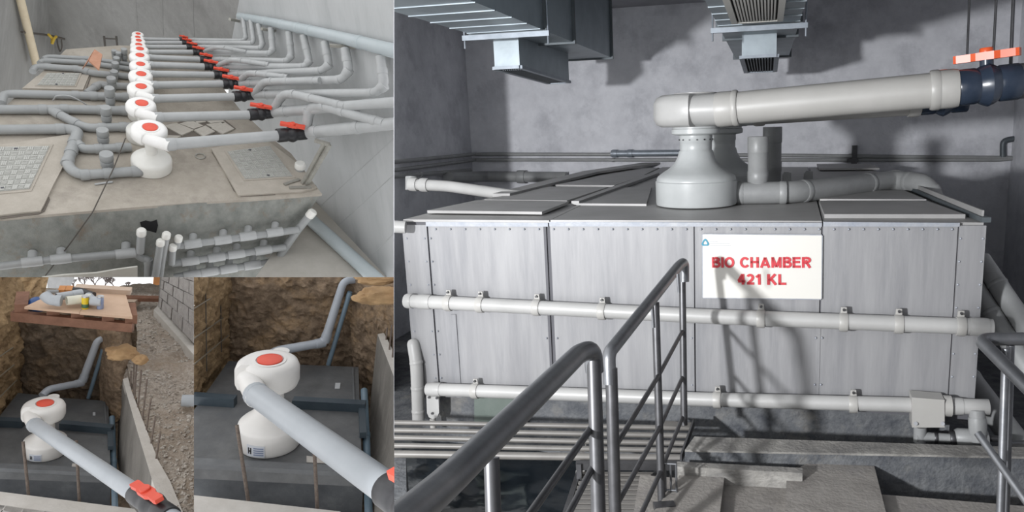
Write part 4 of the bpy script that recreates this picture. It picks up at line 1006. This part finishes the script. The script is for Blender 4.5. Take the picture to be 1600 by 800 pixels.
# things on the platform
k = dep(pf_.hit(90,470))/F
pts = [pf_.hit(70,457,.11), pf_.hit(75,470,.11), pf_.hit(95,470,.11)]
pipe('pipe_elbow', 'large grey pipe elbow at the left of the platform', [pf_.hit(70,461,.16), pf_.hit(78,469,.12), pf_.hit(96,470,.12)], 8.3*k*.95, 'elbow_grey', None, 'fitting', [(1,.75)], 20, 2.4, None, .86, .9, 1.1)
pipe('pipe_offcut', 'cream pipe offcut lying in the middle of the platform', [pf_.hit(104,470,.1), pf_.hit(142,466,.1)], 7.0*k, 'p_pipe_cream', None, 'pipe', (), 20, 0, None, .86)
pipe('pipe_offcut', 'grey pipe offcut behind the cream one', [pf_.hit(88,464,.1), pf_.hit(124,459,.1)], 6.2*k, 'elbow_grey', None, 'pipe', [(0,.9)], 20, 0, None, .86)
pipe('pipe_elbow', 'grey pipe elbow between the cream offcut and the blue can', [pf_.hit(138,463,.1), pf_.hit(145,470,.1), pf_.hit(156,471,.1)], 6.6*k, 'elbow_grey', None, 'fitting', [(1,.5)], 18, 2, None, .86)
pipe('black_hose', 'dark hose curving behind the pipe pieces', [pf_.hit(112,455,.06), pf_.hit(126,455,.06), pf_.hit(138,460,.06), pf_.hit(146,462,.06)], .05, 'black_plastic', None, 'hose', (), 12, 3)
pipe('pipe_offcut', 'dark short pipe offcut at the left rear of the platform', [pf_.hit(74,456,.08), pf_.hit(92,456,.08)], 3.4*k, 'pvc_gray', None, 'pipe', (), 14, 0, None, .8)
for i, (u, v, mt, lb) in enumerate(((133,482,'can_yellow','yellow can with a green band on the platform edge'), (156.5,482,'can_blue','blue-grey can on the platform beside the elbow'))):
    b = pf_.hit(u, v); t = thing('can', lb, 'can', b); h = 17*k/.86; r = 5.4*k*.85
    mesh('body', lathe(b, UA, [(r*.94,0),(r,.01),(r,h-.012),(r*.94,h)], 20), mt, t, True)
    if i == 0: mesh('band', lathe(b, UA, [(r*1.01,h*.12),(r*1.015,h*.13),(r*1.015,h*.42),(r*1.01,h*.43)], 20), 'can_green', t, True)
    mesh('lid', lathe(b+UA*h, UA, [(r*.9,-.004),(r*1.02,.0),(r*1.02,.014),(r*.9,.01)], 20), 'can_metal', t, True)
for i, (u, v) in enumerate(((97,455),(108,455))):
    a = pf_.hit(u-5, v, .06); solo('brick', bar(a, pf_.hit(u+5.4,v+.2,.06), .14, .1, UA), 'brick_orange', '%s orange brick on the platform behind the pipes' % ['left','right'][i], 'brick', 'bricks on the platform')
# retaining wall of the pit, its top and the gravel behind
G = la.up(.62)
wt = thing('retaining_wall', 'concrete retaining wall of the wide pit with bars along its top', 'wall', G.hit(220,690))
mesh('wall_top', prism(G.poly([(192,592),(200,590),(206,612),(247,719),(266,752),(292,815),(262,815),(237,748),(214,672),(197,612)]), UA*-.1), 'p_walltop', wt)
wl = [G.hit(u,v,-.0) for u, v in ((192,592),(197,612),(214,672),(237,748),(262,815))]
lows = [la.hit(u,v,-.3) for u, v in ((186,622),(185,650),(183,720),(196,778),(230,840))]
vs = wl+lows; n = len(wl); vs = vs+[v+HA*.05-UA*.03 for v in vs]
fs = [[i,i+1,n+i+1,n+i] for i in range(n-1)]+[[2*n+i,2*n+i+1,3*n+i+1,3*n+i] for i in range(n-1)]
mesh('wall_face', (vs, fs), 'p_wall', wt)
gq = [G.hit(u,v,-.03) for u, v in ((168,470),(330,450),(330,830),(275,830))]
o = solo('gravel', patch(*gq, 130, 130, .07, 2.2, 5, UA), 'gravel', 'beige gravel slope between the retaining wall and the block wall', 'gravel', None, True, 'stuff')
gs = []
for i in range(1500):
    a, b = random.random(), random.random()
    p = (gq[0]*(1-a)+gq[1]*a)*(1-b)+(gq[3]*(1-a)+gq[2]*a)*b
    r = random.uniform(.012,.035); q = p+UA*(noise.fractal(p*2.2+Vector((36.5,15.5,5)), .9, 2.1, 5)*.07+r*.2)
    x, y = frame(Vector((random.uniform(-1,1),random.uniform(-1,1),random.uniform(.2,1)))); z = x.cross(y)
    vv = [q+x*r*random.uniform(.7,1.2), q-x*r, q+y*r*random.uniform(.7,1.2), q-y*r, q+z*r*.7, q-z*r*.7]
    gs.append((vv, [[0,2,4],[2,1,4],[1,3,4],[3,0,4],[2,0,5],[1,2,5],[3,1,5],[0,3,5]]))
solo('pebbles', join(*gs), 'pebble', 'loose pebbles strewn over the gravel slope', 'gravel', None, False, 'stuff')
cp = facing(Pl(P(190,560,9.95), -DA+UA*.25))
g_ = patch(*[cp.hit(u,v,o) for u, v, o in ((150,500,-.45),(208,512,-.6),(216,616,-.5),(158,660,-.5))], 90, 110, .14, 1.8, 6, cp.n, True)
g_ = ([v+cp.n*(.5*math.sin(math.pi*(i % 91)/90)) for i, v in enumerate(g_[0])], g_[1])
solo('soil_bank', g_, 'soil', 'crumbling soil bank between platform and gravel', 'soil', None, True)
solo('gravel', patch(*[G.hit(u,v,-.05) for u, v in ((130,446),(330,446),(330,606),(204,606))], 90, 90, .12, 1.7, 15, UA), 'gravel', 'rough gravel ground behind the boulders of the wide pit', 'gravel', None, True, 'stuff')
bo = P(190,551,9.25)
def rock(label, c, rx, ry, rz, U, H, D, seed):
    bm = bmesh.new(); bmesh.ops.create_icosphere(bm, subdivisions=4, radius=1); vs = []
    for v in bm.verts:
        h = 1+.28*noise.fractal(v.co*1.4+Vector((seed,0,0)), .9, 2, 4); vs.append(c+H*(v.co.x*rx*h)+D*(v.co.y*ry*h)+U*(v.co.z*rz*h))
    fs = [[v.index for v in f.verts] for f in bm.faces]; bm.free()
    return solo('boulder', (vs, fs), 'boulder', label, 'boulder', None, True)
kA = 9.3/F
rock('ochre boulder stuck in the soil right of the wide pit pipes', bo, 21*kA, 16*kA, 11*kA, UA, HA, DA, 3)
rock('smaller brown boulder at the head of the retaining wall', P(219,562,9.2), 10*kA, 8*kA, 7*kA, UA, HA, DA, 8)
pfl = la.up(-.6)
struct('floor', prism(pfl.poly([(-60,640),(180,600),(230,590),(420,840),(-60,840)]), UA*-.1), 'soil_dark', 'dark muddy floor of the wide pit')
# upright bars on the wall top
RB = [((204,606),(205,580)),((208,614),(210,562)),((210,624),(214,566)),((215,638),(221,578)),((222,655),(230,592)),((228,673),(236,622)),((235,695),(243,650)),((243,719),(251,674))]
for i, (a, b) in enumerate(RB):
    p = G.hit(*a); solo('rebar', tube([p-UA*.05, P(*b, dep(p)+.12)], .010, 8, 0), 'rebar', 'rusty bar on the retaining wall top, %s' % (ORD[i]+' from the far end' if i < 7 else 'nearest one'), 'rebar', 'bars along the retaining wall', True)
# block wall at the right
bb0, bb1 = G.hit(247,478,.12), G.hit(303,545,.12)
bkp = facing(Pl(bb0, (bb1-bb0).cross(UA)))
bwt = thing('block_wall', 'rough grey concrete block wall at the right of the wide pit', 'wall', bb0)
mesh('mortar_core', prism([bkp.hit(u,v,-.05) for u, v in ((247,478),(330,578),(330,405),(251,415))], bkp.n*-.2), 'p_wall', bwt)
rows = [((246,478),(312,547)),((248.5,463),(312,520)),((250,450),(312,492)),((251.5,437),(312,467)),((253,424),(312,443)),((254.5,411),(312,420))]
for r_ in range(len(rows)-1):
    (l0_, l1_), (t0_, t1_) = rows[r_], rows[r_+1]
    cuts = [0,.2,.45,.72,1.0] if r_ % 2 else [0,.08,.32,.58,.86,1.0]
    for j in range(len(cuts)-1):
        f0, f1 = cuts[j]+.012, cuts[j+1]-.012
        lp_ = lambda a, b, f: (a[0]+(b[0]-a[0])*f, a[1]+(b[1]-a[1])*f)
        q = [lp_(l0_,l1_,f0), lp_(l0_,l1_,f1), lp_(t0_,t1_,f1), lp_(t0_,t1_,f0)]
        q = [(u, v-.8 if n_ < 2 else v+.8) for n_, (u, v) in enumerate(q)]
        mesh('block', prism([bkp.hit(u,v,random.uniform(-.005,.012)) for u, v in q], bkp.n*-.12), 'block', bwt)
struct('trim_1', prism([G.hit(u,v,.1) for u, v in ((240,484),(247,477),(312,548),(312,565),(262,508))], UA*-.3), 'p_walltop', 'pale concrete footing below the block wall')
# far ground: lumber, post, trees
solo('lumber', bar(G.hit(196,466,.15), G.hit(249,467,.15), .12, .06, UA), 'timber', 'dark plank lying behind the platform', 'plank')
solo('lumber', bar(G.hit(200,472,.1), G.hit(214,474,.1), .25, .12, UA), 'timber_pale', 'short pale timber beside the platform corner', 'timber')
solo('gate_post', bar(P(243,462,13), P(246,425,13), .10, .10, DA), 'brick_orange', 'orange-brown timber post beside the block wall', 'post')
rock('small orange rubble piece on the far ground', P(224,460,12.5), .09, .08, .06, UA, HA, DA, 11)
fg = Pl(P(150,452,14), UA)
soil('far_ground', 'pale far ground behind the platform', [(60,449,0),(260,452,0),(260,480,0),(60,480,0)], fg, 'gravel', 40, 20, .1, .8, 9, 'ground')
def twigs(label, u, v, D, h, n, seed):
    rnd = random.Random(seed); gs = []
    def grow(p, d, l, r, k):
        q = p+d*l; gs.append(tube([p, q], [r, r*.7], 5, 0))
        if k == 0: return
        for _ in range(3): grow(q, (d*1.2+HA*rnd.uniform(-.8,.8)+DA*rnd.uniform(-.4,.4)+UA*rnd.uniform(-.1,.5)).normalized(), l*.8, r*.68, k-1)
    b = P(u, v, D); grow(b, (UA+HA*rnd.uniform(-.2,.2)).normalized(), h, .016, n)
    return solo('bare_tree', join(*gs), 'twig', label, 'tree', 'bare trees behind the platform')
for i, (u, h) in enumerate(((116,.07),(132,.09),(148,.10),(163,.09),(178,.08),(200,.05))):
    twigs('bare tree on the skyline, %s from the left' % ORD[i], u, 452, 16, h, 5, i+3)
solo('tin_shed', prism([P(u,v,15.5) for u, v in ((74,452),(108,452),(116,436),(104,425),(74,425))], DA*1.0), 'tin_wall', 'pale grey shed wall behind the platform at the left', 'shed')
# the wide pit's blower, pipes and valve
oA = la.hit(71,707)
kA = dep(oA)/F
hdA = P(215,775,6.6)-P(62,655,9.2)
sA = 34*kA*.80/.30
t, LA, zA = pump('small white blower on the dark lid in the wide pit', oA, UA, hdA, sA, ('p_pump','p_pump'), 'low', 'red_cap', None, 'blower', False, True)
def sticker(t, o, U, r, h0, h1, a0, a1, H, D, mt, nm='sticker'):
    vs, fs = [], []; N = 8
    for r_ in (r, r+.004):
        for h in (h0, h1):
            for j in range(N+1):
                a = a0+(a1-a0)*j/N; vs.append(o+U*h+(H*math.cos(a)+D*math.sin(a))*r_)
    M = N+1
    for j in range(N): fs += [[j,j+1,M+j+1,M+j],[2*M+j,2*M+j+1,3*M+j+1,3*M+j],[j,j+1,2*M+j+1,2*M+j],[M+j,M+j+1,3*M+j+1,3*M+j]]
    fs += [[0,M,3*M,2*M],[N,M+N,3*M+N,2*M+N]]
    return mesh(nm, (vs, fs), mt, t)
def stickers(t, o, s, U, H, D):
    r = .303*s
    st = sticker(t, o, U, r, .03*s, .16*s, math.radians(228), math.radians(262), H, D, 'label_white')
    if st:
        for h in (.05,.075,.10,.125): sticker(st, o, U, r+.003, h*s, (h+.013)*s, math.radians(242), math.radians(260), H, D, 'label_print', 'print_line')
        for a in (231, 235.5): sticker(st, o, U, r+.003, .06*s, .13*s, math.radians(a), math.radians(a+2), H, D, 'label_black', 'print_mark')
        sticker(st, o, U, r+.003, .085*s, .10*s, math.radians(231), math.radians(237), H, D, 'label_black', 'print_mark')
stickers(t, oA, sA, UA, HA, DA)
a = LA(.36,-.205,zA); b = P(212,771,6.7); rA = .108*sA
t = pipe('discharge_pipe', 'grey discharge pipe slanting from the small white blower to its valve', [a, b], [rA*1.02, rA*1.0], 'p_pipe', None, 'pipe', [(0,.0),(0,.012)], 24, 0, None, 0, .4, 1.06)
d_ = (b-a).normalized(); b2 = b+d_*.78
valve('black valve with a big red lever at the bottom of the wide pit view', b, b2, rA*1.0, UA+AZ*.35, None, 1.8, True, 'red_cap', 'black_plastic', d_+UA*.02)
pipe('outlet_stub', 'short grey pipe leaving the black valve at the bottom edge', [b2, b2+d_*.8], rA*.95, 'p_pipe', None, 'pipe', (), 20, 0)
bq = lambda u, v, o=.2: sb.hit(u, v, o)
pipe('rear_pipe', 'grey pipe stepping up the back of the wide pit', [la.hit(66,618,.30), la.hit(76,608,.34), bq(128,598,.35), bq(153,530,.3), bq(172,529,.15)], [5.6*9.4/F,5.6*9.4/F,5.6*9.6/F,5*9.8/F,5*9.9/F], 'p_pipe_back', None, 'pipe', [(1,.9),(2,.1)], 16, 1.8)
pipe('rear_pipe', 'thin blue pipe beside the stepped pipe in the wide pit', [bq(162,543,.25), bq(138,622,.3)], .026, 'p_pipe_blue', None, 'pipe', [(0,.05)], 12, 0)
pipe('side_pipe', 'blue-grey pipe standing between tank and wall in the wide pit', [la.hit(175,652,.05), la.hit(178,740,-.15), la.hit(181,830,-.5)], .035, 'p_pipe_blue', None, 'pipe', [(0,.8)], 14, 0)
pipe('gravel_pipe', 'grey pipe end sticking out over the gravel', [G.hit(284,626,.1), G.hit(330,626,.1)], 10.5*8.6/F*.95, 'p_pipe', None, 'pipe', (), 20, 0, None, .84)
# unseen board added to keep the work lamp's light off the pits
_b = BAYS['A']; BAYS['A'] = []
cw = lambda x, y, d: EYE+AX*x+AY*y-AZ*d
struct('lamp_shield', prism([cw(-3.55,-.10,1.2), cw(-2.85,-.10,1.2), cw(-2.85,-2.2,1.2), cw(-3.55,-2.2,1.2)], AZ*.03), 'timber_pale')
BAYS['A'] = _b
# front slab, pavers, standing bars
fsl = la.up(.05)
struct('trim_2', prism(fsl.poly([(-40,763),(210,795),(235,830),(120,830),(-40,784)]), UA*-.25), 'p_slab', 'pale concrete beam along the front of the wide pit')
pv = thing('paver_path', 'grey paving blocks in front of the wide pit', 'paving', fsl.hit(30,798))
for q in ([(-40,784),(8,790),(-2,804),(-40,802)],[(9,790),(36,794),(30,806),(0,805)],[(37,794),(68,798),(66,810),(32,807)],[(69,798),(104,803),(104,815),(68,812)]):
    mesh('paver', prism(fsl.poly(q, .0), UA*-.06), 'p_paver', pv)
for i, (a, b) in enumerate((((45,778),(36,690)), ((124,787),(119,688)))):
    p = fsl.hit(*a, -.1); solo('rebar', tube([p, P(*b, dep(p)+.05)], .016, 8, 0), 'rebar', '%s upright bar in front of the wide pit tank' % ['left','right'][i], 'rebar', 'upright bars before the wide pit tank', True)
# ---------------- close pit
BAY = 'B'
UB = upvec(430, 640, 31)
lb = Pl(P(420,700,7.4), UB)
DB = ray(450,640); DB = (DB-UB*DB.dot(UB)).normalized(); HB = DB.cross(UB).normalized()
grp_tank('dark grey buried tank under the large white blower in the close pit', lb, UB, HB, DB, [(230,730),(300,645),(357,564),(420,568),(560,573.5),(566,745),(230,728)],
    [(((240,618),(368,627)),.10,.11,'lid_bar'), (((458,629),(571,635)),.10,.11,'lid_bar'), (((230,720),(545,736)),.11,.05,'lid_trim'), (((565,638),(567,680)),.07,.07,'lid_bar'), (((551,575),(553,628)),.02,.02,'lid_trim')],
    [(220,728),(568,745)], [([(524,598),(532,598),(531,607),(523,607)],'sign_grey'), ([(479,712),(518,717),(516,724),(479,722)],'p_walltop')])
struct('floor', prism(lb.up(-.6).poly([(240,640),(560,560),(640,560),(760,860),(240,860)]), UB*-.1), 'soil_dark', 'dark muddy floor of the close pit')
b0, b1 = lb.hit(352,562,-.2), lb.hit(566,572,-.2)
sb = vpl(b0, b1, UB)
soil('soil_bank', 'brown clay face at the back of the close pit', [(320,410,.25),(640,410,.15),(640,640,0),(335,640,0)], sb, 'soil', 150, 110, .16, 1.8, 21)
ls = vpl(lb.hit(354,563,-.2), lb.hit(300,642,-.2), UB)
soil('soil_bank', 'ochre clay face with tie wires at the left of the close pit', [(270,400,.12),(372,400,.12),(366,610,0),(270,740,0)], ls, 'soil_warm', 80, 120, .16, 1.8, 22)
soil('soil_bank', 'dark loose soil between the tank and the wall in the close pit', [(540,440,.12),(640,425,.9),(640,640,.9),(560,640,.15)], facing(Pl(sb.p, sb.n)), 'soil', 90, 110, .16, 1.9, 23)
rock('ochre boulder at the upper right of the close pit', P(594,462,7.6), 36*7.6/F, 20*7.6/F, 13*7.6/F, UB, HB, DB, 5)
rock('rounded clay lump above the boulder in the close pit', P(588,436,7.9), 32*7.6/F, 18*7.6/F, 9*7.6/F, UB, HB, DB, 14)
for i, (a, b) in enumerate((((300,484),(347,455)), ((300,531),(348,497)), ((300,572),(357,524)))):
    solo('tie_wire', tube([ls.hit(*a,.10), ls.hit(*b,.10)], .009, 6, 0), 'wire', '%s slanting tie wire on the ochre face of the close pit' % ['upper','middle','lower'][i], 'wire', 'tie wires in the close pit', True)
for i, u in enumerate((321, 344)):
    solo('tie_wire', tube([ls.hit(u,430,.10), ls.hit(u+2,580-i*30,.10)], .006, 6, 0), 'cable', '%s upright tie wire on the ochre face of the close pit' % ['left','right'][i], 'wire', 'tie wires in the close pit', True)
oB = lb.hit(422,692); kB = dep(oB)/F
hdB = P(606,765,4.5)-P(405,625,7.5)
sB = 48*kB*.93/.30
t, LB, zB = pump('large white blower on the dark lid in the close pit', oB, UB, hdB, sB, ('p_pump','p_pump'), 'low', 'red_cap', None, 'blower', False, True)
stickers(t, oB, sB, UB, HB, DB)
a = LB(.36,-.205,zB); b = P(606,764,4.9); rB = .108*sB
pipe('discharge_pipe', 'thick grey discharge pipe slanting across the close pit', [a, b], [rB*1.02, rB*1.02], 'p_pipe', None, 'pipe', [(0,.0),(0,.014)], 28, 0, None, 0, .4, 1.06)
d_ = (b-a).normalized(); b2 = b+d_*.78
valve('black valve cut off at the right edge of the close pit view', b, b2, rB*1.0, UB+AZ*.3, None, 1.05, True, 'red_cap', 'black_plastic', d_)
bq = lambda u, v, o=.2: sb.hit(u, v, o)
pipe('rear_pipe', 'grey pipe stepping up the back of the close pit', [lb.hit(412,566,.30), lb.hit(428,549,.36), bq(507,535,.4), bq(537,439,.3), bq(566,436,.1)], [8*7.9/F,8*7.9/F,7.8*7.9/F,6.6*8/F,6.6*8/F], 'p_pipe_back', None, 'pipe', [(1,.9),(2,.08)], 18, 1.8)
pipe('rear_pipe', 'thin blue pipe beside the stepped pipe in the close pit', [bq(547,456,.32), bq(513,570,.36)], .030, 'p_pipe_blue', None, 'pipe', [(0,.05)], 12, 0)
pipe('side_pipe', 'blue-grey pipe standing between tank and wall in the close pit', [lb.hit(569,610,.06), lb.hit(573,700,-.1), lb.hit(577,830,-.5)], .042, 'p_pipe_blue', None, 'pipe', [(0,.8)], 16, 0)
G2 = lb.up(.62)
wt = thing('retaining_wall', 'concrete retaining wall at the right of the close pit', 'wall', G2.hit(600,560))
mesh('wall_top', prism(G2.poly([(590,522),(600,520),(640,600),(660,700),(640,720),(616,590)]), UB*-.1), 'p_walltop', wt)
wl = [G2.hit(u,v) for u, v in ((590,522),(616,590),(650,720),(690,860))]; lows = [lb.hit(u,v,-.4) for u, v in ((583,575),(578,640),(581,730),(588,860))]
vs = wl+lows; n = len(wl); vs = vs+[v+HB*.05-UB*.03 for v in vs]
fs = [[i,i+1,n+i+1,n+i] for i in range(n-1)]+[[2*n+i,2*n+i+1,3*n+i+1,3*n+i] for i in range(n-1)]
mesh('wall_face', (vs, fs), 'p_wall', wt)
for i, (a, b) in enumerate((((603,533),(605,512)), ((608,548),(612,508)), ((613,560),(616,520)))):
    p = G2.hit(*a); solo('rebar', tube([p-UB*.05, P(*b, dep(p)+.1)], .010, 8, 0), 'rebar', 'rusty bar on the close pit wall, %s from the far end' % ORD[i], 'rebar', 'bars on the close pit wall', True)
fsl = lb.up(.05)
struct('trim_3', prism(fsl.poly([(270,770),(531,799),(600,840),(270,840)]), UB*-.25), 'p_slab', 'pale concrete beam along the front of the close pit')
for i, (a, b) in enumerate((((388,783),(370,664)), ((496,800),(489,661)))):
    p = fsl.hit(*a, -.1); solo('rebar', tube([p, P(*b, dep(p)+.05)], .017, 8, 0), 'rebar', '%s upright bar in front of the close pit tank' % ['left','right'][i], 'rebar', 'upright bars before the close pit tank', True)
# drop things that ended up with nothing in view
for o in MADE:
    if not o.children: bpy.data.objects.remove(o)
